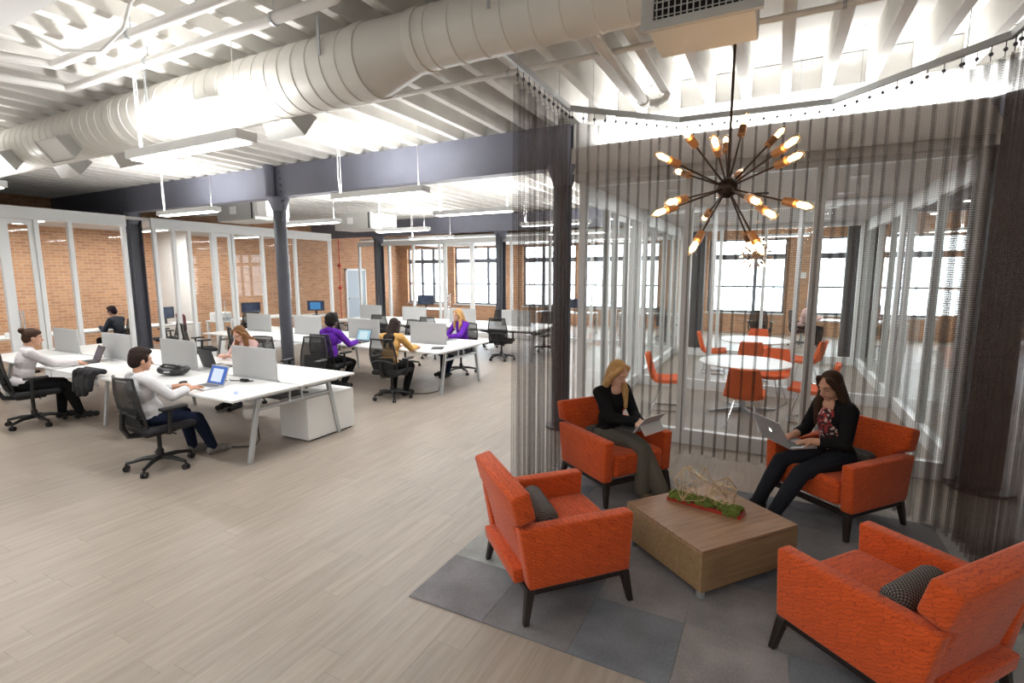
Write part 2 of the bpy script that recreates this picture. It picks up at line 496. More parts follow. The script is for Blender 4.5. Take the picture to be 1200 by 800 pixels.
def screen_mat(name, kind):
    m, nt, p = newmat(name)
    p.inputs['Base Color'].default_value = (.01, .01, .012, 1); p.inputs['Roughness'].default_value = .25
    uv = N(nt, 'ShaderNodeUVMap'); sp = N(nt, 'ShaderNodeSeparateXYZ'); nt.links.new(uv.outputs[0], sp.inputs[0])
    def band(o, a, b):
        g = N(nt, 'ShaderNodeMath', operation='GREATER_THAN'); g.inputs[1].default_value = a; nt.links.new(o, g.inputs[0])
        l = N(nt, 'ShaderNodeMath', operation='LESS_THAN'); l.inputs[1].default_value = b; nt.links.new(o, l.inputs[0])
        q = N(nt, 'ShaderNodeMath', operation='MULTIPLY'); nt.links.new(g.outputs[0], q.inputs[0]); nt.links.new(l.outputs[0], q.inputs[1])
        return q.outputs[0]
    q = N(nt, 'ShaderNodeMath', operation='MULTIPLY')
    nt.links.new(band(sp.outputs[0], .16, .80), q.inputs[0]); nt.links.new(band(sp.outputs[1], .10, .86), q.inputs[1])
    mx = N(nt, 'ShaderNodeMix', data_type='RGBA'); nt.links.new(q.outputs[0], mx.inputs[0])
    a, b = {'blue': ((.06, .16, .55), (.75, .85, 1.)), 'pale': ((.35, .60, .72), (.62, .80, .86)), 'dark': ((.02, .03, .06), (.03, .045, .09)), 'pict': ((.01, .03, .08), (.05, .25, .55))}[kind]
    mx.inputs[6].default_value = c4(a); mx.inputs[7].default_value = c4(b)
    nt.links.new(mx.outputs[2], p.inputs['Emission Color']); p.inputs['Emission Strength'].default_value = .9
    return m
scr_blue, scr_pale, scr_dark, scr_pict = [screen_mat('screen_' + k, k) for k in ('blue', 'pale', 'dark', 'pict')]

def grid_mesh(name, fn, nu, nv, uvs=(1., 1.), smooth=True):
    vs = []; fs = []; uv = []
    for i in range(nu + 1):
        for j in range(nv + 1):
            vs.append(tuple(fn(i / nu, j / nv)))
    for i in range(nu):
        for j in range(nv):
            fs.append((i * (nv + 1) + j, (i + 1) * (nv + 1) + j, (i + 1) * (nv + 1) + j + 1, i * (nv + 1) + j + 1))
            for (a, b) in ((i, j), (i + 1, j), (i + 1, j + 1), (i, j + 1)):
                uv += [a / nu * uvs[0], b / nv * uvs[1]]
    me = bpy.data.meshes.new(name); me.from_pydata(vs, [], fs)
    l = me.uv_layers.new(name='UVMap'); l.data.foreach_set('uv', uv)
    if smooth: me.polygons.foreach_set('use_smooth', [True] * len(me.polygons))
    return me

# ================================================================== STRUCTURE
GY = 6.18                      # girder line, second line at G2
G2 = 13.98
XMIN, XMAX, YMIN, YMAX = -15.75, 9.0, -4.0, 19.0

# ---- floor: slab with planks
fl = G().box(XMIN, YMIN, -.12, XMAX, YMAX + .3, -.004).build('floor', mat('plank_joint', (.16, .135, .115), .9))
tag(fl, kind='structure')
PW, PL, TH = .182, 1.22, .004
pcells = []
ix = 0
x = XMIN
while x < XMAX - .01:
    y = YMIN - random.random() * PL
    while y < YMAX:
        y0, y1 = max(y, YMIN), min(y + PL, YMAX)
        if y1 - y0 > .05:
            d = V(((x + PW / 2), (y0 + y1) / 2, 0)) - cam.location if False else V((x + PW / 2, (y0 + y1) / 2, -CAM_H))
            w = d.dot(_f)
            inside = False
            if w > .3:
                px = F_PX * d.dot(_r2) / w; py = -F_PX * d.dot(_u2) / w
                inside = abs(px) < 640 and abs(py) < 430
            rug = (x > -1.95 and y0 > 2.25 and y1 < 5.2)
            pcells.append(((w if inside and not rug else 1e6 + w * w), x, y0, y1))
        y += PL
    x += PW
pcells.sort()
pm = {}
rest = G()
for i, (w, x, y0, y1) in enumerate(pcells):
    g = .0005
    if i < 300:
        L = round(y1 - y0, 3)
        if L not in pm:
            q = G().box(-PW / 2 + g, -L / 2 + g, -TH, PW / 2 - g, L / 2 - g, 0)
            pm[L] = q.mesh('plank', fix=False); pm[L].materials.append(plank_m)
        o = bpy.data.objects.new('plank', pm[L]); COL.objects.link(o); o.parent = fl
        o.location = (x + PW / 2, (y0 + y1) / 2, 0)
    else:
        rest.box(x + g, y0 + g, -TH, x + PW - g, y1 - g, 0)
tag(rest.build('floor_planks', plank_m, fl, fix=False), kind='stuff')

# ---- ceiling deck and joists
CZ = 4.14; JZ = 3.82
ce = G().box(XMIN, YMIN, CZ, XMAX, YMAX + .3, CZ + .15).build('ceiling', ceil_white)
tag(ce, kind='structure')
jm = []
for (L, k) in ((GY + 4.0, 0), (G2 - GY, 1), (YMAX - G2, 2)):
    q = G().box(-.045, 0, 0, .045, L, CZ - JZ + .002)
    me = q.mesh('joist', bevel=.008, seg=1); me.materials.append(joist_mat); jm.append(me)
bm_ = G().box(-.135, -.02, 0, .135, .02, .30).mesh('blocking_panel'); bm_.materials.append(white_paint)
x = -15.5; k = 0
while x < 8.9:
    for j, y in enumerate((-4.0, GY, G2)):
        if j == 2 and k % 2: continue
        o = bpy.data.objects.new('joist', jm[j]); COL.objects.link(o); o.parent = ce
        o.location = (x, y, JZ)
    o = bpy.data.objects.new('blocking_panel', bm_); COL.objects.link(o); o.parent = ce
    o.location = (x + .18, GY + .02, JZ + .01)
    x += .36; k += 1

# ---- outer walls
wl = G().box(XMIN - .3, YMIN, 0, XMIN, YMAX + .3, CZ).build('wall_left', brick); tag(wl, kind='structure')
wr = G().box(XMAX, YMIN, 0, XMAX + .2, YMAX + .3, CZ).build('wall_right', white_paint); tag(wr, kind='structure')
wf = G().box(XMIN - .3, YMIN - .2, 0, XMAX + .2, YMIN, CZ).build('wall_front', white_paint); tag(wf, kind='structure')
# window wall with openings
WZ0, WZ1 = .69, 3.15
wins = [(-15.3, -13.3), (-12.7, -10.3), (-9.3, -7.0), (-6.65, -3.8), (-2.1, .3), (1.15, 4.3), (5.2, 8.2)]
wb = G()
wb.box(XMIN, YMAX, 0, XMAX, YMAX + .35, WZ0).box(XMIN, YMAX, WZ1, XMAX, YMAX + .35, CZ)
xe = XMIN
for (a, b) in wins + [(XMAX, XMAX)]:
    if a > xe: wb.box(xe, YMAX, WZ0, a, YMAX + .35, WZ1)
    xe = b
wbk = wb.build('wall_back', brick); tag(wbk, kind='structure')
win_frame = mat('window_frame_dark', (.16, .17, .20), .5)
for i, (a, b) in enumerate(wins):
    r = struct('window_%d' % (i + 1))
    y0, y1 = YMAX + .14, YMAX + .20
    G().box(a, y0, WZ0, b, y1, WZ0 + .06).box(a, y0, WZ1 - .05, b, y1, WZ1).box(a, y0, WZ0, a + .06, y1, WZ1).box(b - .06, y0, WZ0, b, y1, WZ1).build('window_frame', win_frame, r)
    G().box(a + .06, y0 - .03, 2.48, b - .06, y1 + .02, 2.66).build('transom', win_frame, r)
    G().box(a + .06, y0, 1.54, b - .06, y1, 1.60).build('meeting_rail', win_frame, r)
    mids = [a + (b - a) * t for t in (.62,)] if i in (4, 5) else [a + (b - a) * t for t in (.38, .70)]
    for t in mids:
        G().box(t - .055, y0 - .02, WZ0, t + .055, y1 + .02, WZ1).build('window_mullion', win_frame, r)
    ed = [a + .06] + mids + [b - .06]
    for p, q in zip(ed, ed[1:]):
        for (z0, z1) in ((WZ0 + .06, 1.54), (1.60, 2.48), (2.66, WZ1 - .05)):
            G().box(p, y0 + .02, z0, q, y0 + .026, z1).build('pane', win_glass, r)
    G().box(a - .03, YMAX - .05, WZ0 - .05, b + .03, YMAX + .14, WZ0 + .0).build('window_sill', frame_white, r)

# ---- glass partitions
def glass_wall(name, p0, p1, z1, posts, base=.16, head=.14, pw=.07, dp=.09, tops=None, doors=()):
    """posts: distances along the line; the panes fill the bays between them"""
    p0, p1 = V(p0), V(p1)
    L = (p1 - p0).length
    ang = math.atan2((p1 - p0).y, (p1 - p0).x)
    r = struct(name, p0)
    r.rotation_euler = (0, 0, ang)
    G().box(0, -dp / 2, z1 - head, L, dp / 2, z1).build('header', frame_white, r)
    ps = sorted(posts)
    for a in ps:
        G().box(a - pw / 2, -dp / 2, 0, a + pw / 2, dp / 2, z1 - head).build('mullion', frame_white, r)
    for i, (a, b) in enumerate(zip(ps, ps[1:])):
        a2, b2 = a + pw / 2, b - pw / 2
        if i in doors:
            d = G()
            d.box(a2 + .005, -.022, .01, a2 + .075, .022, z1 - head - .01).box(b2 - .075, -.022, .01, b2 - .005, .022, z1 - head - .01)
            d.box(a2 + .075, -.022, .01, b2 - .075, .022, .11).box(a2 + .075, -.022, z1 - head - .09, b2 - .075, .022, z1 - head - .01)
            do = d.build('door_leaf', frame_white, r)
            G().box(a2 + .075, -.005, .11, b2 - .075, .005, z1 - head - .09).build('pane', glass, do)
            h = G()
            for sy in (-1, 1):
                h.cyl((a2 + .12, sy * .07, .85), (a2 + .12, sy * .07, 1.35), .012, n=8)
                for hz in (.92, 1.28): h.cyl((a2 + .12, 0, hz), (a2 + .12, sy * .07, hz), .008, n=6)
            h.build('handle', chrome, do)
        else:
            G().box(a2, -dp / 2, 0, b2, dp / 2, base).build('base_rail', frame_white, r)
            G().box(a2, -.006, base, b2, .006, z1 - head).build('pane', glass, r)
    return r

LX = -12.2
HZ = 3.22
# long left partition in two runs, either side of the column
glass_wall('wall_office_left', (LX, -.5, 0), (LX, 5.93, 0), HZ, [.05, 1.6, 3.0, 3.85, 4.45, 4.95, 5.46, 6.38], head=.22, doors=(4,))
glass_wall('wall_office_left_far', (LX, 6.42, 0), (LX, 11.5, 0), HZ, [.05, .45, .8, 1.35, 1.87, 2.7, 3.75, 5.03], head=.22, doors=(3,))
# cross wall behind the benches
glass_wall('wall_office_back', (-13.6, 14.12, 0), (-2.45, 14.12, 0), 3.15, [.05, .9, 1.45, 2.5, 3.6, 3.78, 4.9, 5.8, 6.3, 7.6, 8.9, 10.0, 11.1], base=.12, head=.16, doors=(5,))
wp = G().box(XMIN, 8.35, 0, -14.2, 8.45, HZ - .06).build('wall_office_partition', white_paint); tag(wp, kind='structure')
# small meeting rooms behind the curtain
RX0, RX1, RY0, RY1, RY2, RZ = -2.2, 1.7, 6.15, 9.22, 13.2, 3.12
glass_wall('wall_room_front', (RX0, RY0, 0), (RX1 - .05, RY0, 0), RZ, [.035, 1.29, 2.56, 3.8], base=.17, head=.06, pw=.09)
glass_wall('wall_room_left', (RX0, RY0 + .05, 0), (RX0, RY2, 0), RZ, [.05, 1.05, 1.5, 2.15, 2.62, 3.02, 4.2, 5.4, 6.98], base=.17, head=.22, doors=(2,))
glass_wall('wall_room_right', (RX1, RY0 + .05, 0), (RX1, RY2, 0), RZ, [.05, 1.55, 3.02, 4.2, 5.4, 6.98], base=.17, head=.22)
glass_wall('wall_room_middle', (RX0 + .06, RY1, 0), (RX1 - .06, RY1, 0), RZ, [.05, 1.2, 2.45, 3.74], base=.17, head=.10)
glass_wall('wall_room_back', (RX0 + .06, RY2, 0), (RX1 - .06, RY2, 0), RZ, [.05, .95, 1.9, 2.85, 3.74], base=.17, head=.10)
rc = G().box(RX0, RY0, RZ, RX1, RY2, RZ + .08).build('ceiling_meeting_room', plaster); tag(rc, kind='structure')
so = G().box(RX0 - .08, RY0 - .16, RZ + .08, 2.3, RY0 + .05, 3.50).build('trim_1', taupe); tag(so, kind='structure')
s2 = G().box(RX0 - .1, GY - .06, 3.50, XMAX, GY + .14, JZ).build('trim_2', white_paint); tag(s2, kind='structure')
s3 = G().box(RX0 - .05, RY0 - .13, RZ - .005, RX1 + .3, RY0 + .06, RZ + .08).build('trim_3', plaster); tag(s3, kind='structure')

# ---- ceilings over the side offices
oc = G().box(XMIN, -.5, HZ - .06, LX - .05, 11.5, HZ).build('ceiling_left_office', plaster); tag(oc, kind='structure')
oc = G().box(-13.6, 14.18, 3.2, -2.4, YMAX - .05, 3.26).build('ceiling_back_office', white_paint); tag(oc, kind='structure')
# pale exit door in the brick wall
dr = struct('door_1', (XMIN, 16.1, 0))
G().box(0, -.5, 0, .05, .5, 2.15).build('door_leaf', door_blue, dr)
G().box(0, -.58, 0, .07, -.5, 2.23).box(0, .5, 0, .07, .58, 2.23).box(0, -.58, 2.15, .07, .58, 2.23).build('door_frame', frame_white, dr)
G().cyl((.1, -.42, 1.0), (.1, .42, 1.0), .02).box(.03, -.45, .97, .1, -.38, 1.03).build('push_bar', silver, dr)

# ---- steel girders and columns
def girder(y, z0, z1, x0, x1, label):
    t = thing('steel_girder', label, 'beam', ((x0 + x1) / 2, y, z0))
    h = z1 - z0; L = (x1 - x0) / 2
    G().box(-L, -.012, .02, L, .012, h - .02).build('web', girder_mat, t)
    G().box(-L, -.10, 0, L, .10, .02).box(-L, -.10, h - .02, L, .10, h).build('flange', girder_mat, t)
    # flat side plate that faces the benches
    G().box(-L, -.10, .02, L, -.088, h - .02).build('side_plate', girder_mat, t)
    return t
ga = girder(GY, 3.31, JZ, -15.7, -2.33, 'slate grey steel girder spanning over the first columns under the joists')
for bx in (-7.72, -12.46):
    for dx in (-.17, .17):
        for k in range(4): G().ell((bx + dx - (-15.7 - 2.33) / 2, -.105, .08 + .11 * k), (.016, .012, .016), None, 8, 5).build('bolt', steel_dark, ga)
girder(G2, 3.31, JZ, -15.7, 8.8, 'grey steel girder crossing above the far glass offices')
def column(x, y, top, r, label, sq=False, lower=2.95):
    t = thing('steel_column', label, 'column', (x, y, 0), 0, 'steel columns')
    if sq:
        G().box(-.11, -.13, 0, .11, -.115, top).box(-.11, .115, 0, .11, .13, top).box(-.012, -.115, 0, .012, .115, top).build('shaft', steel_dark, t)
        G().cyl((.0, -.125, 0), (.0, -.125, top), .07, n=16).build('pipe_cover', steel_dark, t, smooth='auto')
    else:
        G().cyl((0, 0, 0), (0, 0, top), r, n=24).build('shaft', steel_dark, t, smooth='auto')
    G().cyl((0, 0, 0), (0, 0, .03), r * 1.7, n=24).build('base_plate', steel_dark, t)
    G().lathe([(r * 1.02, 0), (r * 1.4, .12), (r * 1.7, .2), (r * 1.7, .23)], (0, 0, top - .23), 24).build('capital', girder_mat, t, smooth='auto')
    return t
def box_column(x, y, w, label):
    t = thing('boxed_column', label, 'column', (x, y, 0), 0, 'boxed columns')
    G().box(-w / 2, -.14, 0, w / 2, .14, 3.31).build('casing', mat('boxed_column_grey', (.10, .095, .095), .7, noise=.35, nscale=5) if 'boxed_column_grey' not in MATS else MATS['boxed_column_grey'], t, bevel=.01, seg=1)
    for sx in (-1, 1): G().cyl((sx * w * .28, -.16, 0), (sx * w * .28, -.16, 3.31), .035, n=10).build('pipe', steel_dark, t, smooth='auto')
column(-12.42, GY, 3.31, .10, 'dark steel column between the two runs of the left glass partition', True)
b = column(-7.72, GY - .02, 3.31, .105, 'slim round steel column standing beside the second bench of desks')
G().cyl((0, -.172, 3.31), (0, -.172, 3.82), .085, n=20).build('upper_sleeve', girder_mat, b, smooth='auto')
G().tube([(.1, -.05, 3.22), (.22, -.08, 3.24), (.24, -.1, 3.17), (.2, -.1, 3.0), (.12, -.06, 2.9)], .016, 8).build('conduit_loop', steel_dark, b, smooth=True)
column(-2.41, GY - .12, 3.31, .115, 'dark round column at the left corner of the glass meeting room behind the mesh')
column(1.82, GY - .12, 3.5, .155, 'thick dark column at the right corner of the glass meeting room behind the mesh')
column(-12.5, G2, 3.31, .13, 'far dark column at the corner of the back glass offices near the exit door', True)
column(-7.6, G2, 3.31, .13, 'far dark column between panes of the back glass offices', True)
box_column(-1.88, G2 - .05, .52, 'wide dark boxed column seen behind the left end of the meeting rooms')
box_column(1.76, G2 - .05, .70, 'wide dark boxed column seen behind the right end of the meeting rooms')

# ---- lighting: pendant lamps over the benches
def pendant(x, y, z, label, L=1.57, up=True, wires=True, k=1.0, uk=1.0):
    t = thing('pendant_lamp', label, 'lamp', (x, y, z), 0, 'linear pendant lamps')
    G().box(-L / 2, -.09, 0, L / 2, .09, .075).build('housing', frame_white, t, bevel=.006, seg=1)
    G().box(-L / 2 + .05, -.065, -.012, L / 2 - .05, .065, .0).build('diffuser', lamp_diff, t)
    if wires:
        for sx in (-L / 2 + .12, L / 2 - .12): G().cyl((sx, 0, .075), (sx, 0, CZ - z), .004, n=6).build('suspension_wire', white_paint, t)
        G().tube([(-L / 2 + .1, 0, .075), (-L / 2 + .06, .01, .3), (-L / 2 + .08, 0, JZ - z)], .008, 6).build('power_cord', white_paint, t)
    a = area('lamp_light', (x, y, z - .02), (L - .1, .13), DOWN_W * k); a.parent = None
    if up: area('lamp_uplight', (x, y, z + .085), (L - .1, .13), UP_W * k * uk, up=True)
for (x, y, lb) in ((-4.48, 2.7, 'long white pendant lamp hanging beside the big round duct above the first bench'),
                   (-9.0, 2.7, 'long white pendant lamp above the far end of the first bench'),
                   (-9.0, 5.35, 'white pendant lamp hanging in front of the girder near the left glass partition'),
                   (-4.76, 5.35, 'white pendant lamp hanging in front of the girder over the gap between benches'),
                   (-4.67, 7.6, 'white pendant lamp behind the girder above the second bench'),
                   (-8.6, 7.6, 'white pendant lamp behind the girder above the far end of the second bench'),
                   (-8.1, 9.9, 'white pendant lamp behind the girder above the third bench'),
                   (-4.2, 10.1, 'white pendant lamp above the open end of the third bench')):
    pendant(x, y, 3.03, lb, uk=1.0 if y < 6 else 1.9)
for (x, y) in ((-4.5, -.2), (-9., -.2), (-4.5, -2.6), (.2, -1.0), (4.4, -.6), (-9.0, 12.3), (-4.6, 12.5)):  # near row unseen; lamp just behind camera added to brighten the alcove
    pendant(x, y, 3.03, 'unseen white pendant lamp continuing the lamp grid over the open office' if y < 3 else 'white pendant lamp over the aisle before the back glass offices')
# office ceiling lights
for (x, y, lb) in ((-14., 2.2, 'white ceiling lamp in the left glass office before its desk'), (-14., 5., 'white ceiling lamp over the desk in the left glass office'), (-14., 7.4, 'white ceiling lamp in the left glass office behind the dark column'), (-14., 10., 'white ceiling lamp in the left glass office above the dark monitor'),
                   (-11., 16.5, 'white ceiling lamp in the back glass office near the far column'), (-7.4, 16.5, 'white ceiling lamp in the back glass office beside the second far column'), (-4.4, 16.5, 'white ceiling lamp in the back glass office before the wide window')):
    pendant(x, y, 3.085 if y < 12 else 3.125, lb, 1.2, False, False, 1.5)
def downlight(x, y, z, w, label):
    t = thing('recessed_lamp', label, 'lamp', (x, y, z), 0, 'recessed ceiling lamps')
    G().lathe([(.085, -.012), (.10, -.012), (.10, 0), (.085, 0)], (0, 0, 0), 24).build('trim_ring', frame_white, t)
    G().cyl((0, 0, -.008), (0, 0, -.001), .085, n=24).build('diffuser', lamp_diff, t)
    l = bpy.data.lights.new('recessed_light', 'AREA'); l.shape = 'DISK'; l.size = .17; l.energy = w
    o = bpy.data.objects.new('recessed_light', l); COL.objects.link(o); o.location = (x, y, z - .015)
for (x, y, r_) in ((-1.3, 7.2, 'near'), (.8, 7.2, 'near'), (-1.3, 8.6, 'near'), (.8, 8.6, 'near'), (-1.3, 10.3, 'far'), (.8, 10.3, 'far'), (-1.3, 12.2, 'far'), (.8, 12.2, 'far')):
    downlight(x, y, RZ, 11, 'recessed round ceiling lamp in the %s glass meeting room' % r_)
# cove strip lying on the ledge of the soffit, washing the joists
cv = thing('cove_lamp', 'slim white cove lamp lying on the soffit ledge above the mesh curtain', 'lamp', (-.1, 6.055, 3.50))
G().box(-1.9, -.03, 0, 1.9, .03, .02).build('housing', frame_white, cv)
G().box(-1.88, -.022, .02, 1.88, .022, .026).build('diffuser', lamp_diff, cv)
area('cove_light', (-.1, 6.055, 3.535), (3.7, .04), 55, up=True)
for (x, y, lb) in ((4.6, 8.5, 'white pendant lamp beside the near glass meeting room'), (4.6, 12., 'white pendant lamp over the desk beyond the right wall of the meeting rooms'), (4.6, 16., 'white pendant lamp before the far right window'), (0., 16.2, 'white pendant lamp above the woman in a pink top')):
    pendant(x, y, 3.03, lb)

# ================================================================== SERVICES UNDER THE CEILING
DY, DZ = 3.07, 3.555
def xlathe(prof, y, z, n=32):
    """profile of (x, r) turned about an axis along X"""
    g = G(); vs = []; fs = []
    for (x, r, *o) in prof:
        dz = o[0] if o else 0
        for k in range(n):
            t = 2 * math.pi * k / n
            vs.append((x, y + r * math.cos(t), z + dz + r * math.sin(t)))
    for i in range(len(prof) - 1):
        for k in range(n):
            fs.append((i * n + k, (i + 1) * n + k, (i + 1) * n + (k + 1) % n, i * n + (k + 1) % n))
    return g.add(vs, fs)
dt = thing('spiral_duct', 'large painted round spiral duct hanging below the joists', 'duct')
def ribbed(x0, x1, r, dz=0, st=.15):
    p = [(x0, r, dz)]; x = x0 + st / 2
    while x < x1 - .03:
        p += [(x - .008, r, dz), (x - .003, r + .006, dz), (x + .003, r + .006, dz), (x + .008, r, dz)]
        x += st
    return p + [(x1, r, dz)]
RN = .195
xlathe(ribbed(-15.7, -5.95, .25), DY, DZ).build('duct_section', duct_mat, dt, smooth='auto')
xlathe(ribbed(-5.95, -2.78, .25), DY, DZ).build('duct_section', duct_mat, dt, smooth='auto')
xlathe([(-2.80, .25), (-2.80, .262), (-2.70, .262), (-2.70, .25), (-2.32, RN, .055), (-2.32, RN + .01, .055), (-2.24, RN + .01, .055), (-2.24, RN, .055)], DY, DZ).build('reducer', duct_mat, dt, smooth='auto')
xlathe(ribbed(-2.24, -.66, RN, .055, .19), DY, DZ).build('duct_section', duct_mat, dt, smooth='auto')
for xx in (-5.95, -9.6): xlathe([(xx - .05, .25), (xx - .05, .262), (xx + .05, .262), (xx + .05, .25)], DY, DZ).build('collar', duct_mat, dt, smooth='auto')
for xx in (-8.6, -5.2, -3.0, -1.6):
    for sy in (-1, 1): G().box(xx - .012, DY + sy * .266 - .004, DZ, xx + .012, DY + sy * .266 + .004, JZ).build('hanger_strap', silver, dt)
def scoop(x, side):
    m = Matrix.Translation((x, DY, DZ)) @ Matrix.Rotation(side * R(52), 4, 'X')
    # built pointing down, flaring to the mouth
    v = [(-.16, -.07, -.2), (.16, -.07, -.2), (.16, .07, -.2), (-.16, .07, -.2), (-.24, -.12, -.40), (.24, -.12, -.40), (.24, .12, -.40), (-.24, .12, -.40)]
    s = G().add(v, [(0, 1, 5, 4), (1, 2, 6, 5), (2, 3, 7, 6), (3, 0, 4, 7), (0, 3, 2, 1)], m).build('air_scoop', grey_unit, dt)
    G().add([(-.23, -.115, -.385), (.23, -.115, -.385), (.23, .115, -.385), (-.23, .115, -.385)], [(0, 1, 2, 3)], m).build('scoop_vane', white_paint, s)
for xx in (-4.35, -6.9, -8.3):
    scoop(xx, -1); scoop(xx + .35, 1)

# register box at the end of the duct
rb = thing('air_register', 'square painted air register with white grid grille at the duct end', 'vent', (-.43, 3.14, 3.30))
G().box(-.265, -.17, 0, .265, .20, .46).build('box', duct_mat, rb, bevel=.006, seg=1)
fg = G().box(-.30, -.20, .0, .30, -.17, .045).box(-.30, -.20, .40, .30, -.17, .46).box(-.30, -.20, .045, -.235, -.17, .40).box(.235, -.20, .045, .30, -.17, .40)
fg.build('grille_frame', grey_unit, rb)
G().box(-.235, -.176, .045, .235, -.171, .40).build('grille_back', dark_void, rb)
gm = G()
for k in range(15): x = -.235 + .47 * (k + .5) / 15; gm.box(x - .003, -.196, .045, x + .003, -.184, .40)
for k in range(10): z = .045 + .355 * (k + .5) / 10; gm.box(-.235, -.192, z - .0025, .235, -.188, z + .0025)
tag(gm.build('grille_bars', grey_unit, rb), kind='stuff')

def pipe(name, pts, r, label, m=pipe_mat, cat='pipe', hang=()):
    t = thing(name, label, cat, (0, 0, 0))
    G().tube(pts, r, 12).build('pipe_run', m, t, smooth='auto')
    for p in hang:
        G().cyl((p[0], p[1], p[2]), (p[0], p[1], JZ), .005, n=6).cyl((p[0] - .012, p[1], p[2]), (p[0] + .012, p[1], p[2]), r * 1.25, n=12).build('hanger', silver, t)
    return t
pipe('ceiling_pipe', [(-6.2, 1.75, 3.70), (-6.1, 2.1, 3.70), (-5.9, 2.52, 3.70), (-2.55, 2.52, 3.70), (-2.45, 2.52, 3.74), (-2.42, 2.52, 3.82)], .036, 'thick white pipe under the joists with an elbow beside the duct', hang=[(-4.6, 2.52, 3.7), (-3.1, 2.52, 3.7)])
pipe('ceiling_pipe', [(-9.5, 1.3, 3.70), (-5.6, 1.75, 3.70), (-5.35, 2.2, 3.70), (-1.2, 2.2, 3.70)], .036, 'thick white pipe under the joists farther from the duct, joined to a slanting run', hang=[(-4.2, 2.2, 3.7), (-2.9, 2.2, 3.7)])
pipe('ceiling_conduit', [(-9.0, 4.2, 3.755), (3.2, 4.2, 3.755)], .022, 'thin conduit running across under the joists beyond the duct', hang=[(-4.4, 4.2, 3.755), (-2.2, 4.2, 3.755), (.3, 4.2, 3.755)])
pipe('ceiling_pipe', [(-1.3, 2.6, 3.745), (-1.3, 5.45, 3.745)], .048, 'thick pipe running along the joists to the elbow above the mesh curtain')
t = thing('pipe_elbow', 'white elbow fitting at the end of the pipe above the mesh curtain', 'pipe', (-1.3, 5.45, 3.745))
G().cyl((0, -.03, 0), (0, .05, 0), .06, n=16).tube([(0, .03, 0), (.06, .09, .0), (.13, .11, .0), (.20, .11, .03), (.22, .10, .075)], .04, 12).cyl((.10, .11, 0), (.14, .11, 0), .052, n=14).build('fitting', pipe_mat, t, smooth='auto')

def hvac(x, y, z, label, w=1.25):
    t = thing('fan_coil_unit', label, 'air unit', (x, y, z), 0, 'fan coil units')
    G().box(-w / 2, -.35, 0, w / 2, .35, .42).build('casing', grey_unit, t, bevel=.01, seg=1)
    G().box(w / 2, -.28, .06, w / 2 + .28, .28, .36).build('outlet_collar', ceil_white, t)
    G().box(w / 2 - .10, -.356, .02, w / 2 - .06, -.35, .40).build('panel_seam', dark_void, t)
    G().box(-w / 2 + .45, -.356, .14, -w / 2 + .65, -.35, .30).build('rating_plate', frame_white, t)
    G().tube([(-w / 2, -.1, .2), (-w / 2 - .3, -.1, .2), (-w / 2 - .6, -.15, .22), (-w / 2 - 1.0, -.15, .22)], .03, 8).tube([(-w / 2, .1, .3), (-w / 2 - .9, .1, .3)], .025, 8).build('pipework', silver, t, smooth='auto')
    G().cyl((-w / 2 + .1, 0, .42), (-w / 2 + .1, 0, JZ - z), .006, n=6).cyl((w / 2 - .1, 0, .42), (w / 2 - .1, 0, JZ - z), .006, n=6).build('hanger_rod', silver, t)
hvac(-10.35, 7.5, 3.14, 'grey ceiling air unit beside the slim column above the left partition')
hvac(-9.65, 10.2, 3.13, 'grey ceiling air unit above the third bench with pipework')
# electrical gear at the upper left
t = thing('junction_box', 'white junction box with cable clipped under the joists', 'electrical box', (-3.05, 1.85, 3.74))
G().box(-.07, -.05, 0, .07, .05, .07).build('box', frame_white, t, bevel=.004, seg=1)
G().box(-.025, -.02, -.004, .025, .02, 0).build('cover_slot', dark_void, t)
t = thing('flexible_conduit', 'looping white flexible conduit under the joists', 'cable', (0, 0, 0))
G().tube([(-5.0, 1.95, 3.76), (-4.6, 1.95, 3.58), (-4.2, 2.0, 3.52), (-3.9, 2.0, 3.6), (-3.75, 1.98, 3.72), (-3.05, 1.88, 3.79)], .012, 8).build('cable_run', pipe_mat, t, smooth=True)
t = thing('cable_tray', 'white cable tray with mounting channel under the joists at the upper corner', 'cable tray', (-4.2, 1.5, 3.62))
G().box(-1.4, -.16, 0, 1.6, .16, .02).box(-1.4, -.16, .02, 1.6, -.15, .10).box(-1.4, .15, .02, 1.6, .16, .10).build('tray', frame_white, t)
G().cyl((-.9, 0, .1), (-.9, 0, .2), .006, n=6).cyl((1.1, 0, .1), (1.1, 0, .2), .006, n=6).build('hanger_rod', silver, t)

# ================================================================== MESH CURTAIN
TZ = 3.55
track = [V((-1.82, 3.38)), V((-1.85, 4.80)), V((-.98, 5.66)), V((.37, 5.73)), V((1.31, 4.73)), V((1.36, 3.2))]
tk = thing('curtain_track', 'aluminium curtain track bent around the seating alcove', 'curtain track', (0, 0, 0))
for a, b in zip(track, track[1:]):
    d = (b - a).normalized(); n = V((-d.y, d.x)) * .016
    g = G()
    vs = []
    for p in (a - d * .006, b + d * .006):
        for (sx, z) in ((-1, TZ), (1, TZ), (1, TZ + .05), (-1, TZ + .05)): vs.append((p.x + n.x * sx, p.y + n.y * sx, z))
    g.add(vs, [(0, 1, 2, 3), (4, 7, 6, 5), (0, 4, 5, 1), (1, 5, 6, 2), (2, 6, 7, 3), (3, 7, 4, 0)])
    g.build('track_rail', silver, tk)
    for t_ in (.2, .8):
        p = a.lerp(b, t_); G().cyl((p.x, p.y, TZ + .05), (p.x, p.y, JZ + .3), .0025, n=5).build('suspension_wire', silver, tk)

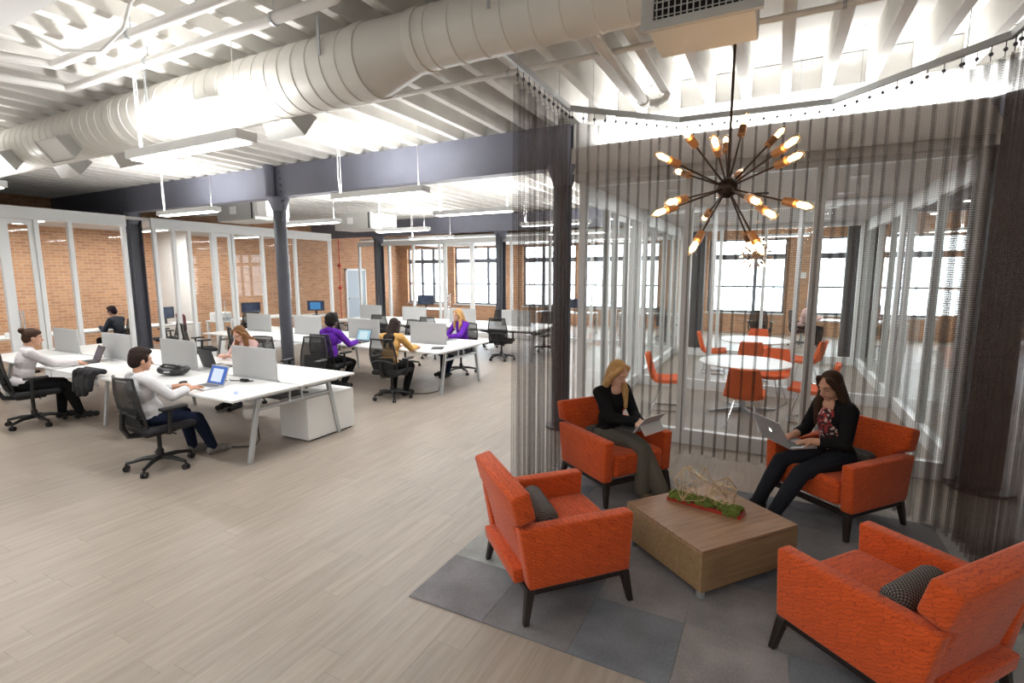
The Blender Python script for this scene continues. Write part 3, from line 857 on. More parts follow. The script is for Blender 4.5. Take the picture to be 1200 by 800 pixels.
def path_pt(pts, s):
    for a, b in zip(pts, pts[1:]):
        L = (b - a).length
        if s <= L or b is pts[-1]:
            d = (b - a).normalized()
            return a + d * s, V((-d.y, d.x))
        s -= L
def plen(pts): return sum((b - a).length for a, b in zip(pts, pts[1:]))
def curtain(name, label, pts, pitch, depth, fold=.42, hem=.02, seed=1, jitter=.25, layers=5):
    """pleated open metal mesh hanging from carriers; each carrier pinches one narrow deep fold"""
    rn = random.Random(seed)
    t = thing(name, label, 'curtain', (pts[0].x, pts[0].y, 0), 0)
    o0 = V((pts[0].x, pts[0].y))
    L = plen(pts); n = max(2, int(round(L / pitch)))
    prof = []
    for k in range(n):
        s0 = L * k / n; w = L / n
        fw = min(w * fold, .024 if layers < 7 else .034) * rn.uniform(.8, 1.3)
        dd = depth * rn.uniform(1 - jitter, 1 + jitter); c = s0 + w * rn.uniform(.42, .58)
        bow = .22 * depth
        prof += [(s0 + .02 * w, 0), ((s0 + c - fw) / 2, -bow), (c - fw * .6, -bow * .3)]
        for z_ in range(layers): prof.append((c + fw * (.5 if z_ % 2 == 0 else -.5) * rn.uniform(.75, 1.1), dd * (z_ + .5) / layers))
        prof += [(c + fw * .6, -bow * .3), ((s0 + w + c + fw) / 2, -bow)]
    prof.append((L, 0))
    P2 = []
    for (s, off) in prof:
        p, nn = path_pt(pts, max(0, min(L, s)))
        P2.append((p - o0, nn, off))
    ln = [0.]
    for (a, na, oa), (b, nb, ob) in zip(P2, P2[1:]): ln.append(ln[-1] + ((b + nb * ob) - (a + na * oa)).length)
    zs = [hem, .6, 1.6, 2.6, TZ - .10]
    vs = []; fs = []; uv = []
    for (p, nn, off) in P2:
        for z in zs:
            k = .75 + .45 * (1 - z / TZ)
            q = p + nn * off * k
            vs.append((q.x, q.y, z + (0.012 * math.sin(40 * (p.x + p.y)) if z == hem else 0)))
    m = len(zs)
    for i in range(len(P2) - 1):
        for j in range(m - 1):
            fs.append((i * m + j, (i + 1) * m + j, (i + 1) * m + j + 1, i * m + j + 1))
            for (a, b) in ((i, j), (i + 1, j), (i + 1, j + 1), (i, j + 1)): uv += [ln[a], zs[b]]
    me = bpy.data.meshes.new('drape'); me.from_pydata(vs, [], fs)
    l = me.uv_layers.new(name='UVMap'); l.data.foreach_set('uv', uv)
    link('drape', me, curtain_mat, t)
    # carriers
    g0 = None
    for k in range(n + 1):
        p, nn = path_pt(pts, min(L * k / n, L - 1e-4))
        if g0 is None:
            g0 = G().ell((0, 0, TZ - .055), (.014, .014, .014), None, 8, 6).cyl((0, 0, TZ - .10), (0, 0, TZ), .003, n=5).mesh('carrier')
            g0.materials.append(steel_dark)
        o = bpy.data.objects.new('carrier', g0); COL.objects.link(o); o.parent = t
        o.location = (p.x - o0.x, p.y - o0.y, 0)
    return t
def sub(i, a, b): return track[i].lerp(track[i + 1], a), track[i].lerp(track[i + 1], b)
curtain('mesh_curtain', 'bronze metal mesh curtain gathered along the left side of the seating alcove', [track[0].lerp(track[1], .18), track[1]], .105, .085, seed=3, layers=9)
curtain('mesh_curtain', 'sheer metal mesh curtain drawn across the back of the alcove before the glass room', [track[1] + V((.02, .02)), track[2], track[3], track[3].lerp(track[4], .78)], .115, .05, seed=5)
curtain('mesh_curtain', 'bronze metal mesh curtain bunched at the right corner of the alcove', [track[3].lerp(track[4], .79), track[4], track[4].lerp(track[5], .75)], .085, .09, seed=9, layers=9)

# ================================================================== CARPET
rg = thing('carpet_tile_rug', 'grey carpet tile rug under the orange armchairs', 'rug', (-1.92, 2.31, 0))
tl = .525
tm = G().box(.001, .001, 0, tl - .001, tl - .001, .008).mesh('carpet_tile'); tm.materials.append(carpet)
for i in range(7):
    for j in range(6):
        x, y = i * tl, j * tl
        wx, wy = -1.92 + x + tl / 2, 2.31 + y + tl / 2
        if wy > 4.9 and (wx < -1.2 or wx > .9): continue
        if wy > 5.1: continue
        o = bpy.data.objects.new('carpet_tile', tm); COL.objects.link(o); o.parent = rg; o.location = (x, y, 0)

# ================================================================== ARMCHAIRS
RUGZ = .008
def armchair(x, y, face, label, proto=None):
    """local +Y is the way the chair faces"""
    rz = R(face) - math.pi / 2
    if proto:
        t = copy_tree(proto); t.location = (x, y, RUGZ); t.rotation_euler = (0, 0, rz); t['label'] = label
        return t
    t = thing('armchair', label, 'armchair', (x, y, RUGZ), rz, 'orange armchairs around the coffee table')
    for s in (-1, 1):
        g = G()
        x0, x1 = (s * .285, s * .38) if s > 0 else (s * .38, s * .285)
        g.prism([(-.30, .21), (.355, .21), (.375, .575), (-.36, .575)], 0, x0, x1)
        g.build('arm', orange_fabric, t, smooth='auto', bevel=.016, seg=3)
    # seat
    G().rbox((0, .075, .335), (.566, .60, .20), .045).build('seat_cushion', orange_fabric, t, smooth=True)
    # rear rail under the back
    G().prism([(-.36, .21), (-.24, .21), (-.24, .30), (-.37, .30)], 0, -.284, .284).build('rear_rail', orange_fabric, t, smooth='auto', bevel=.014, seg=2)
    # back: narrow between the arms, full width above them, leaning away
    out = [(-.28, .0), (.28, .0), (.28, .285), (.375, .325), (.375, .50), (-.375, .50), (-.375, .325), (-.28, .285)]
    m = Matrix.Translation((0, -.23, .30)) @ Matrix.Rotation(R(-14), 4, 'X').inverted()
    g = G()
    vs = []; n = len(out)
    for a in (-.065, .055):
        for (p, q) in out: vs.append(m @ V((p, a, q)))
    fs = [(k, (k + 1) % n, n + (k + 1) % n, n + k) for k in range(n)] + [tuple(reversed(range(n))), tuple(range(n, 2 * n))]
    g.add(vs, fs).build('backrest', orange_fabric, t, smooth='auto', bevel=.022, seg=3)
    G().box(-.36, -.31, .175, .36, -.27, .212).box(-.36, .32, .175, .36, .355, .212).box(-.36, -.27, .175, -.325, .32, .212).box(.325, -.27, .175, .36, .32, .212).build('base_rail', dark_wood, t, bevel=.003, seg=1)
    for sx in (-1, 1):
        for sy, yy in ((-1, -.285), (1, .335)):
            g = G(); vs = []
            for (cx, cy, h, z) in ((sx * .365, yy + sy * .035, .017, 0), (sx * .338, yy, .026, .20)):
                vs += [(cx - h, cy - h, z), (cx + h, cy - h, z), (cx + h, cy + h, z), (cx - h, cy + h, z)]
            g.add(vs, [(3, 2, 1, 0), (4, 5, 6, 7), (0, 1, 5, 4), (1, 2, 6, 5), (2, 3, 7, 6), (3, 0, 4, 7)]).build('leg', dark_wood, t, bevel=.004, seg=1)
    return t
ac1 = armchair(-1.20, 2.88, 47, 'empty orange armchair nearest the bare floor, with a bolster against its back')
ac2 = armchair(-1.27, 4.54, -35, 'orange armchair in which the blonde woman with the tablet sits', ac1)
ac3 = armchair(.545, 4.83, 230, 'orange armchair in which the dark-haired woman with the laptop sits', ac1)
ac4 = armchair(.62, 2.90, 141, 'empty orange armchair whose back is turned to the bunched curtain', ac1)

def local(t, p):
    m = Matrix.Translation(t.location) @ Matrix.Rotation(t.rotation_euler[2], 4, 'Z')
    return m @ V(p)
def bolster(ch, off, label, rzo=0., L=.42, r=.075):
    prof = [(0, 0), (r * .55, .0), (r * .85, .012), (r, .04), (r, L - .04), (r * .85, L - .012), (r * .55, L), (0, L)]
    tot = [0.]
    for a, b in zip(prof, prof[1:]): tot.append(tot[-1] + math.hypot(a[0] - b[0], a[1] - b[1]))
    def fn(u, v):
        i = min(int(round(v * (len(prof) - 1))), len(prof) - 1)
        rr, x = prof[i]; a = 2 * math.pi * u
        return (x - L / 2, rr * math.cos(a), r + rr * math.sin(a))
    me = grid_mesh('bolster_pillow', fn, 20, len(prof) - 1, (1.0, 1.0))
    # uv in metres so the dots stay even
    uv = me.uv_layers[0].data
    for p in me.polygons:
        us = [uv[li].uv[0] for li in p.loop_indices]
        for li in p.loop_indices:
            v = uv[li].uv[1]; k = min(int(round(v * (len(prof) - 1))), len(prof) - 1)
            uv[li].uv = (uv[li].uv[0] * .471 * 1.0, tot[k])
    o = link('bolster_pillow', me, bolster_m)
    o.location = local(ch, off); o.rotation_euler = (0, 0, ch.rotation_euler[2] + rzo)
    tag(o, label, 'pillow', 'dotted bolster pillows')
bolster(ac1, (-.02, -.075, .438), 'dark dotted bolster pillow lying on the empty armchair nearest the bare floor', R(-6), r=.068)
bolster(ac4, (.0, -.07, .438), 'dark dotted bolster pillow lying on the empty armchair by the bunched curtain', R(5), r=.068)
bolster(ac2, (-.04, -.16, .438), 'dark bolster pillow behind the blonde woman', 0, .46, .06)
bolster(ac3, (.04, -.16, .438), 'dark bolster pillow behind the dark-haired woman', 0, .46, .06)

# ================================================================== COFFEE TABLE
CT = V((-.32, 3.64)); CR = R(51)
ct = thing('coffee_table', 'low square walnut block coffee table on short recessed legs', 'coffee table', (CT.x, CT.y, RUGZ), CR)
ctop = .325
G().box(-.42, -.375, ctop - .022, .42, .375, ctop).build('top', walnut, ct, bevel=.002, seg=1)
G().box(-.42, -.375, .055, -.398, .375, ctop - .022).box(.398, -.375, .055, .42, .375, ctop - .022).box(-.398, -.375, .055, .398, -.353, ctop - .022).box(-.398, .353, .055, .398, .375, ctop - .022).box(-.398, -.353, .055, .398, .353, .07).build('apron', wood_mat('walnut_side', (.24, .148, .07), (.36, .235, .12), 0), ct, bevel=.002, seg=1)
for sx in (-1, 1):
    for sy in (-1, 1): G().box(sx * .385 - .018, sy * .34 - .018, 0, sx * .385 + .018, sy * .34 + .018, .055).build('leg', silver, ct)

TRZ = RUGZ + ctop
trc = V((-.355, 3.725)); trr = R(-11)
t = thing('decor_tray', 'narrow red tray filled with green moss on the coffee table', 'tray', (trc.x, trc.y, TRZ), trr)
tl2, tw2 = .26, .06
G().box(-tl2, -tw2, 0, tl2, tw2, .008).box(-tl2, -tw2, .008, tl2, -tw2 + .008, .026).box(-tl2, tw2 - .008, .008, tl2, tw2, .026).box(-tl2, -tw2 + .008, .008, -tl2 + .008, tw2 - .008, .026).box(tl2 - .008, -tw2 + .008, .008, tl2, tw2 - .008, .026).build('tray_body', red_tray, t)
mg = G(); rn = random.Random(4)
for k in range(420):
    x = rn.uniform(-tl2 * .95, tl2 * .95); y = rn.uniform(-tw2 * 1.15, tw2 * 1.15); r = rn.uniform(.008, .017)
    mg.ell((x, y, .028 + .02 * (1 - (y / tw2) ** 2) * rn.random() + rn.uniform(0, .012)), (r, r, r * .8), None, 6, 4)
for k in range(26):
    x = rn.uniform(tl2 * .55, tl2 * .9); mg.ell((x, -tw2 - .004, rn.uniform(.008, .03)), (.010, .008, .012), None, 6, 4)
tag(mg.build('moss', moss_m, t), kind='stuff')
def himmeli(name, c, r, label, seed, sq=1.):
    t = thing(name, label, 'ornament', (c[0], c[1], TRZ + .03), 0, 'brass wire ornaments')
    rn = random.Random(seed)
    bm = bmesh.new(); bmesh.ops.create_icosphere(bm, subdivisions=1, radius=r)
    rot = Euler((rn.uniform(0, 3), rn.uniform(0, 3), rn.uniform(0, 3))).to_matrix()
    ps = [rot @ v.co for v in bm.verts]
    ps = [p * rn.uniform(.85, 1.12) for p in ps]
    zmin = min(p.z for p in ps)
    ps = [V((p.x, p.y, (p.z - zmin) * sq)) for p in ps]
    w = G()
    for e in bm.edges: w.cyl(ps[e.verts[0].index], ps[e.verts[1].index], .0026, n=5)
    for k in range(12):
        a, b = rn.sample(range(len(ps)), 2); w.cyl(ps[a], ps[b], .0022, n=5)
    bm.free()
    w.build('wire_frame', brass, t)
dx, dy = math.cos(trr), math.sin(trr)
himmeli('wire_ornament', (trc.x - dx * .085, trc.y - dy * .085), .15, 'larger brass wire polyhedron standing on the moss tray', 2)
himmeli('wire_ornament', (trc.x + dx * .12, trc.y + dy * .13), .105, 'smaller brass wire polyhedron standing on the moss tray', 5)

# ================================================================== CHANDELIER
def bulb_mats():
    m = mat('lit_filament', (1, .8, .5), .5, emit=(1, .62, .26), estr=15.)
    return m
filament = bulb_mats()
HUB = V((-.31, 3.64, 2.55))
cd = thing('sputnik_chandelier', 'copper sputnik chandelier with radiating arms and glowing tube bulbs above the coffee table', 'chandelier', HUB)
G().ell((0, 0, 0), (.066, .066, .066), None, 20, 14).build('hub', bronze, cd, smooth=True)
G().cyl((0, 0, .04), (0, 0, JZ - HUB.z - .02), .0085, n=10).build('rod', bronze, cd, smooth='auto')
G().lathe([(.012, 0), (.05, .01), (.055, .035)], (0, 0, JZ - HUB.z - .037), 18).build('canopy', bronze, cd)
# tips seen around the hub: horizontal and vertical offsets (px in a 3.81x crop) and whether the arm comes towards or goes away
tips = [(-215, -285, 1), (-65, -235, 1), (-10, -235, -1), (85, -340, -1), (255, -275, -1), (322, -235, 1), (340, -160, 1), (385, 85, 1), (215, 128, 1), (140, 62, 1), (160, 300, 1), (112, 278, -1),
        (-172, 292, 1), (-112, 140, -1), (-340, 118, 1), (-280, 66, 1), (-238, -82, -1), (-325, -158, 1), (62, -80, -1), (-35, 40, -1)]
arm_me = {}
EYE = V((0, 0, CAM_H))
for (ax, ay, sg) in tips:
    # the tip lies on the sight line of its pixel, one arm length from the hub
    ray = (_f + _r2 * ((853 + ax / 3.81 - 600) / F_PX) + _u2 * ((400 - 221 - ay / 3.81) / F_PX)).normalized()
    oh = HUB - EYE; tm_ = oh.dot(ray); d2 = oh.length_squared - tm_ * tm_
    hh = math.sqrt(max(0., .60 ** 2 - d2))
    d = (EYE + ray * (tm_ - sg * hh) - HUB).normalized()
    q = d.to_track_quat('Z', 'Y')
    if not arm_me:
        arm_me['arm'] = G().cyl((0, 0, .04), (0, 0, .44), .0065, n=8).mesh('arm'); arm_me['arm'].materials.append(bronze)
        arm_me['socket'] = G().lathe([(.008, .405), (.025, .415), (.0265, .485), (.021, .488)], (0, 0, 0), 14).mesh('socket', smooth='auto'); arm_me['socket'].materials.append(copper)
        arm_me['bulb'] = G().lathe([(.015, .485), (.0255, .505), (.0265, .565), (.021, .592), (.008, .604)], (0, 0, 0), 14).mesh('bulb', smooth=True); arm_me['bulb'].materials.append(bulb_glass)
        arm_me['filament'] = G().lathe([(.004, .492), (.016, .505), (.018, .558), (.006, .585)], (0, 0, 0), 8).mesh('filament', smooth=True); arm_me['filament'].materials.append(filament)
    ar = bpy.data.objects.new('arm', arm_me['arm']); COL.objects.link(ar); ar.parent = cd
    ar.rotation_mode = 'QUATERNION'; ar.rotation_quaternion = q
    for nm in ('socket', 'bulb', 'filament'):
        o = bpy.data.objects.new(nm, arm_me[nm]); COL.objects.link(o); o.parent = ar
pl = bpy.data.lights.new('chandelier_glow', 'POINT'); pl.energy = 2.2; pl.color = (1, .66, .34); pl.shadow_soft_size = .5
po = bpy.data.objects.new('chandelier_glow', pl); COL.objects.link(po); po.location = HUB
# small one in the meeting room
c2 = thing('small_chandelier', 'small brass cluster chandelier over the round table inside the glass room', 'chandelier', (-.27, 8.05, 2.27))
G().ell((0, 0, 0), (.05, .05, .05), None, 12, 8).build('hub', copper, c2, smooth=True)
G().cyl((0, 0, .04), (0, 0, RZ - 2.27), .006, n=6).build('rod', bronze, c2)
G().box(-.12, -.03, RZ - 2.27 - .03, .12, .03, RZ - 2.27).build('canopy', bronze, c2)
rn = random.Random(8)
for k in range(22):
    z = 1 - 2 * (k + .5) / 22; ph = k * 2.39996; rr = math.sqrt(1 - z * z)
    q = V((rr * math.cos(ph), rr * math.sin(ph), z)).to_track_quat('Z', 'Y').to_matrix().to_4x4()
    L = rn.uniform(.13, .19)
    ar = G().cyl((0, 0, .03), (0, 0, L), .005, n=6, m=q).cyl((0, 0, L), (0, 0, L + .05), .013, n=8, m=q).build('arm', copper, c2)
    G().cyl((0, 0, L + .05), (0, 0, L + .09), .011, .007, n=8, m=q).build('bulb', filament if k % 3 == 0 else bulb_glass, ar)

# ================================================================== MEETING ROOM FURNITURE
def round_table(x, y, r, label):
    t = thing('round_table', label, 'table', (x, y, 0), 0, 'white round tables in the glass rooms')
    G().lathe([(r - .02, .705), (r, .715), (r, .728), (r - .006, .735)], (0, 0, 0), 48).build('tabletop', desk_white, t, smooth='auto')
    G().cyl((0, 0, .05), (0, 0, .705), .045, n=16).build('pedestal', silver, t, smooth='auto')
    for k in range(4):
        a = R(30) + k * math.pi / 2; m = Matrix.Rotation(a, 4, 'Z')
        G().prism([(0.02, .0), (.5, .0), (.5, .02), (.03, .07)], 1, -.022, .022, m).build('foot', silver, t)
round_table(-.32, 8.02, .62, 'white round table in the near glass room')
round_table(-.28, 10.85, .62, 'white round table in the far glass room')
SH = {}
def shell_chair(x, y, face, label):
    rz = R(face) - math.pi / 2
    t = thing('shell_chair', label, 'chair', (x, y, 0), rz, 'orange shell chairs at the round tables')
    if not SH:
        # one bent shell: seat pan sweeping up into a tapered back
        pr = [(.235, .455, .21), (.21, .462, .235), (.10, .448, .245), (-.05, .438, .24), (-.16, .445, .225), (-.215, .49, .21), (-.245, .58, .20), (-.275, .70, .185), (-.30, .80, .165), (-.308, .83, .15)]
        def fn(u, v):
            i = u * (len(pr) - 1); k = min(int(i), len(pr) - 2); f = i - k
            y_, z_, w_ = [pr[k][j] * (1 - f) + pr[k + 1][j] * f for j in range(3)]
            s = v * 2 - 1
            cu = .035 * abs(s) ** 2.5
            return (s * w_, y_ + (cu if k > 4 else 0), z_ + (cu if k <= 4 else 0))
        me = grid_mesh('shell', fn, 27, 10)
        o = bpy.data.objects.new('tmp', me); COL.objects.link(o)
        md = o.modifiers.new('s', 'SOLIDIFY'); md.thickness = .045; md.offset = -1
        b2 = o.modifiers.new('b', 'BEVEL'); b2.width = .012; b2.segments = 2
        dg = bpy.context.evaluated_depsgraph_get()
        SH['shell'] = bpy.data.meshes.new_from_object(o.evaluated_get(dg)); bpy.data.objects.remove(o)
        SH['shell'].materials.clear(); SH['shell'].materials.append(orange_shell)
        for s in (-1, 1):
            g = G().tube([(s * .10, .12, .40), (s * .2, .22, .012), (s * .21, .20, .01), (s * .21, -.2, .01), (s * .2, -.22, .012), (s * .10, -.1, .40)], .009, 8)
            SH[s] = g.mesh('leg', smooth='auto'); SH[s].materials.append(chrome)
    link('shell', SH['shell'], None, t); link('leg', SH[-1], None, t); link('leg', SH[1], None, t)
for (x, y, f, lb) in ((-1.33, 7.66, 10, 'orange shell chair by the glass post, facing the near round table from the side'),
                      (-.27, 7.12, 90, 'orange shell chair with its back to the curtain at the near round table'),
                      (.50, 7.82, 172, 'orange shell chair at the near round table on the side of the dark-haired woman'),
                      (.02, 8.70, 255, 'orange shell chair tucked behind the near round table'),
                      (-1.02, 10.95, 5, 'orange shell chair at the far round table on the side of the double door'),
                      (-.30, 9.95, 90, 'orange shell chair with its back to the near table, at the far round table'),
                      (.55, 10.45, 160, 'orange shell chair at the far round table on the side of the right glass wall'),
                      (-.25, 11.78, 270, 'orange shell chair behind the far round table')):
    shell_chair(x, y, f, lb)

# ================================================================== BENCH DESKS
DH = .744
def bench(yc, label, screens=(1, 1, 1, 1)):
    t = thing('bench_desk', label, 'desk', (-4.75, yc, 0), 0, 'white bench desks')
    U = 1.55
    for k in range(4):
        for s in (-1, 1):
            y0, y1 = (.025, .835) if s > 0 else (-.835, -.025)
            G().box(-U * (k + 1) + .002, y0, DH - .026, -U * k - .002, y1, DH).build('worktop', desk_white, t, bevel=.003, seg=1)
        if screens[k]:
            xc = -U * k - .80
            G().box(xc - .40, -.012, DH + .012, xc + .40, .012, 1.13).build('privacy_screen', screen_grey, t, bevel=.004, seg=1)
            G().box(xc - .41, -.024, DH - .03, xc + .41, .024, DH + .012).build('screen_rail', silver, t)
    G().box(-4 * U + .1, -.2, .60, -.12, .2, .615).build('cable_tray', lap_dark, t)
    def frame(x):
        f = G()
        m = Matrix.Translation((x, 0, 0))
        def bar(p, q, w=.03, h=.03):
            p, q = V((0, p[0], p[1])), V((0, q[0], q[1])); d = (q - p).normalized(); n = V((0, -d.z, d.y))
            vs = []
            for pt in (p, q):
                for (a, b) in ((-1, -1), (1, -1), (1, 1), (-1, 1)): vs.append(pt + V((a * w / 2, 0, 0)) + n * (b * h / 2))
            f.add(vs, [(3, 2, 1, 0), (4, 5, 6, 7), (0, 1, 5, 4), (1, 2, 6, 5), (2, 3, 7, 6), (3, 0, 4, 7)], m)
        for s in (-1, 1):
            bar((s * .62, 0), (s * .475, DH - .03), .045, .05)
        bar((-.62, DH - .045), (.62, DH - .045), .045, .036)
        bar((-.50, .565), (.50, .565), .045, .035)
        for s in (-1, 1): bar((s * .09, .575), (s * .075, DH - .05), .03, .025)
        f.build('end_frame', silver, t, bevel=.005, seg=1)
        return
    frame(-.10); frame(-4 * U + .10)
    for xx in (-2 * U,):
        for s in (-1, 1):
            G().cyl((xx, s * .60, 0), (xx, s * .50, DH - .026), .022, n=10).build('leg', silver, t, smooth='auto')
    return t
bench(3.94, 'first white bench desk, where the man in the pale shirt works')
bench(7.43, 'second white bench desk beside the slim column, where people in purple sit')
bench(10.98, 'third white bench desk in front of the back glass offices')

pd = thing('pedestal_cabinet', 'white drawer pedestal under the end of the first bench', 'cabinet', (-5.07, 4.46, 0))
G().box(-.27, -.37, .02, .22, .37, .53).build('body', desk_white, pd, bevel=.004, seg=1)
G().box(-.25, -.34, 0, .20, .34, .02).build('plinth', dark_gap, pd)
for k in range(2): G().box(-.265, .37, .04 + .24 * k, .215, .386, .27 + .24 * k).build('drawer', desk_white, pd, bevel=.003, seg=1)

# ================================================================== TASK CHAIRS
def rot_z(a): return Matrix.Rotation(a, 4, 'Z')
def make_task_chair():
    t = thing('task_chair', 'x', 'chair', (0, 0, 0), 0, 'black mesh task chairs')
    for k in range(5):
        m = rot_z(2 * math.pi * k / 5 + R(18))
        G().tube([(.03, 0, .115), (.15, 0, .115), (.30, 0, .085)], [.028, .023, .017], 8, m).build('base_leg', black_plastic, t, smooth='auto')
        c = G().cyl((.30, -.026, .030), (.30, -.006, .030), .030, n=14, m=m).cyl((.30, .006, .030), (.30, .026, .030), .030, n=14, m=m).cyl((.30, 0, .04), (.30, 0, .08), .010, n=8, m=m)
        c.build('caster', black_plastic, t, smooth='auto')
    G().cyl((0, 0, .09), (0, 0, .20), .034, n=14).cyl((0, 0, .20), (0, 0, .39), .021, n=12).build('gas_lift', black_plastic, t, smooth='auto')
    G().rbox((0, -.02, .395), (.24, .30, .05), .02).cyl((.1, .04, .39), (.24, .05, .385), .008, n=6).build('tilt_mechanism', black_plastic, t, smooth=True)
    G().rbox((0, .03, .450), (.50, .48, .075), .036, seg=4).build('seat', black_fabric, t, smooth=True)
    # back: curved frame with stretched mesh
    def bk(u, v, off=0.):
        z = .50 + .50 * v
        w = (.205 + .035 * math.sin(math.pi * min(1, v * 1.1)) - .02 * v)
        s = u * 2 - 1
        y = -.235 - .085 * v + .045 * math.sin(math.pi * v * .8) * 0 + .05 * s * s - .02 * math.sin(v * math.pi)
        return V((s * w, y + off, z))
    me = grid_mesh('back_mesh', lambda u, v: bk(u, v), 10, 10); link('back_mesh', me, chair_mesh, t)
    per = [bk(i / 8, 0) for i in range(9)] + [bk(1, i / 8) for i in range(1, 9)] + [bk(1 - i / 8, 1) for i in range(1, 9)] + [bk(0, 1 - i / 8) for i in range(1, 9)]
    G().tube(per + [per[0]], .013, 8).build('back_frame', black_plastic, t, smooth='auto')
    G().tube([(0, -.10, .385), (0, -.27, .41), (0, -.315, .50), (0, -.305, .68)], [.03, .03, .026, .018], 8).tube([(-.19, -.26, .62), (-.08, -.30, .66), (.08, -.30, .66), (.19, -.26, .62)], .016, 8).build('back_spine', black_plastic, t, smooth='auto')
    pm_ = grid_mesh('lumbar_pad', lambda u, v: bk(.08 + .84 * u, .02 + .40 * v, -.018), 8, 4); link('lumbar_pad', pm_, black_fabric, t)
    for s in (-1, 1):
        a = G().tube([(s * .16, -.02, .405), (s * .28, -.03, .42), (s * .295, -.03, .50), (s * .295, -.02, .655)], [.016, .02, .02, .018], 8)
        a = a.build('arm_post', black_plastic, t, smooth='auto')
        G().rbox((s * .29, .02, .672), (.085, .25, .032), .014).build('arm_pad', black_plastic, a, smooth=True)
    return t
tc0 = make_task_chair(); used = [0]
def task_chair(x, y, face, label):
    o = tc0 if not used[0] else copy_tree(tc0)
    used[0] = 1
    o.location = (x, y, 0); o.rotation_euler = (0, 0, R(face) - math.pi / 2); o['label'] = label
    return o
MAN = (-5.60, 2.84, 88); BUN = (-8.74, 2.94, 78); PINK = (-7.25, 5.10, 282); AFRO = (-6.75, 6.26, 97); YEL = (-5.42, 6.26, 100); BLO = (-5.58, 8.55, 255)
task_chair(*MAN, 'black task chair carrying the man in the pale shirt')
task_chair(*BUN, 'black task chair carrying the woman with a hair bun')
task_chair(*PINK, 'black task chair carrying the woman in pale pink')
task_chair(*AFRO, 'black task chair carrying the person with curly hair in a purple hoodie')
task_chair(*YEL, 'black task chair carrying the woman in the yellow cardigan')
task_chair(*BLO, 'black task chair carrying the blonde woman in a purple top')
task_chair(-9.75, 2.35, 40, 'black task chair behind the woman with a hair bun')
task_chair(-10.55, 6.30, 70, 'empty black task chair at the second bench near the left glass partition')
task_chair(-9.05, 6.30, 62, 'empty black task chair at the second bench behind the woman in pale pink')
task_chair(-6.45, 5.45, 285, 'empty black task chair between the first bench and the slim column')
task_chair(-7.05, 8.6, 262, 'empty black task chair across the second bench from the curly-haired person')
task_chair(-10.2, 9.95, 70, 'empty black task chair at the far end of the third bench')
task_chair(-8.75, 9.9, 100, 'empty black task chair at the third bench behind the curly-haired person')
task_chair(-7.2, 9.85, 95, 'empty black task chair at the third bench behind the woman in the yellow cardigan')
task_chair(-5.62, 10.35, 97, 'empty black task chair at the open end of the third bench')
task_chair(-5.3, 12.1, 265, 'black task chair across the third bench, seen through the gathered mesh')
task_chair(-6.9, 12.2, 250, 'black task chair on the far side of the third bench behind the blonde woman')
task_chair(-9.6, 12.2, 290, 'black task chair on the far side of the third bench near the far column')

# ================================================================== DESK-TOP THINGS
def quad_uv(name, w, h, m, parent, mtx):
    me = grid_mesh(name, lambda u, v: mtx @ V(((u - .5) * w, 0, v * h)), 1, 1, smooth=False)
    return link(name, me, m, parent)
def laptop(loc, face, label, body, scr, opened=108, w=.33, d=.225, emblem=None, tilt=0., name='laptop'):
    """user sits on local -Y side; screen faces -Y"""
    t = thing(name, label, 'laptop', loc, R(face) - math.pi / 2)
    if tilt: t.rotation_euler = (R(tilt), 0, R(face) - math.pi / 2)
    G().rbox((0, 0, .008), (w, d, .016), .006).build('base', body, t, smooth='auto')
    G().box(-w * .42, -.005, .016, w * .42, d * .40, .0172).build('keyboard', black_plastic, t)
    G().box(-.05, -d * .43, .016, .05, -d * .10, .0166).build('trackpad', lap_grey, t)
    m = Matrix.Translation((0, d / 2 - .004, .014)) @ Matrix.Rotation(R(90 - opened), 4, 'X')
    l = G().rbox((0, .004, d / 2), (w, .009, d), .004, m).build('lid', body, t, smooth='auto')
    quad_uv('screen', w * .93, d * .88, scr, l, m @ Matrix.Translation((0, -.0012, d * .06)))
    if emblem == 'fruit':
        mm = m @ Matrix.Translation((0, .0092, d / 2)) @ Matrix.Rotation(math.pi / 2, 4, 'X')
        o = [];
        for k in range(28):
            a = 2 * math.pi * k / 28
            r = .0155 * (1 + .12 * abs(math.sin(a)) ** 2) * (1 - .18 * math.exp(-((a - math.pi / 2) ** 2) * 12) - .10 * math.exp(-((a - 1.5 * math.pi) ** 2) * 14))
            if abs(a - .25) < .42: r *= .74
            o.append((r * math.cos(a) * .95, r * math.sin(a)))
        g = G().prism(o, 2, 0, .0006, mm)
        lf = [(0, .017), (.004, .019), (.008, .026), (.003, .024)]
        g.prism(lf, 2, 0, .0006, mm)
        g.build('lit_emblem', emblem_lit, l)
    return t
laptop((-5.60, 3.36, DH), 88, 'open laptop with blue and white screen before the man in the pale shirt', lap_grey, scr_blue, 112)
laptop((-8.74, 3.58, DH), 80, 'open dark laptop before the woman with a hair bun', lap_dark, scr_dark, 112)
laptop((-6.72, 4.25, DH), 266, 'open black laptop whose lid hides the hands of the woman in pale pink', lap_dark, scr_dark, 105, w=.36, d=.25)
laptop((-6.85, 7.02, DH), 92, 'open laptop with a pale screen before the curly-haired person', lap_dark, scr_pale, 112)
laptop((-5.55, 8.02, DH), 255, 'open grey laptop before the blonde woman in a purple top', lap_grey, scr_dark, 105)

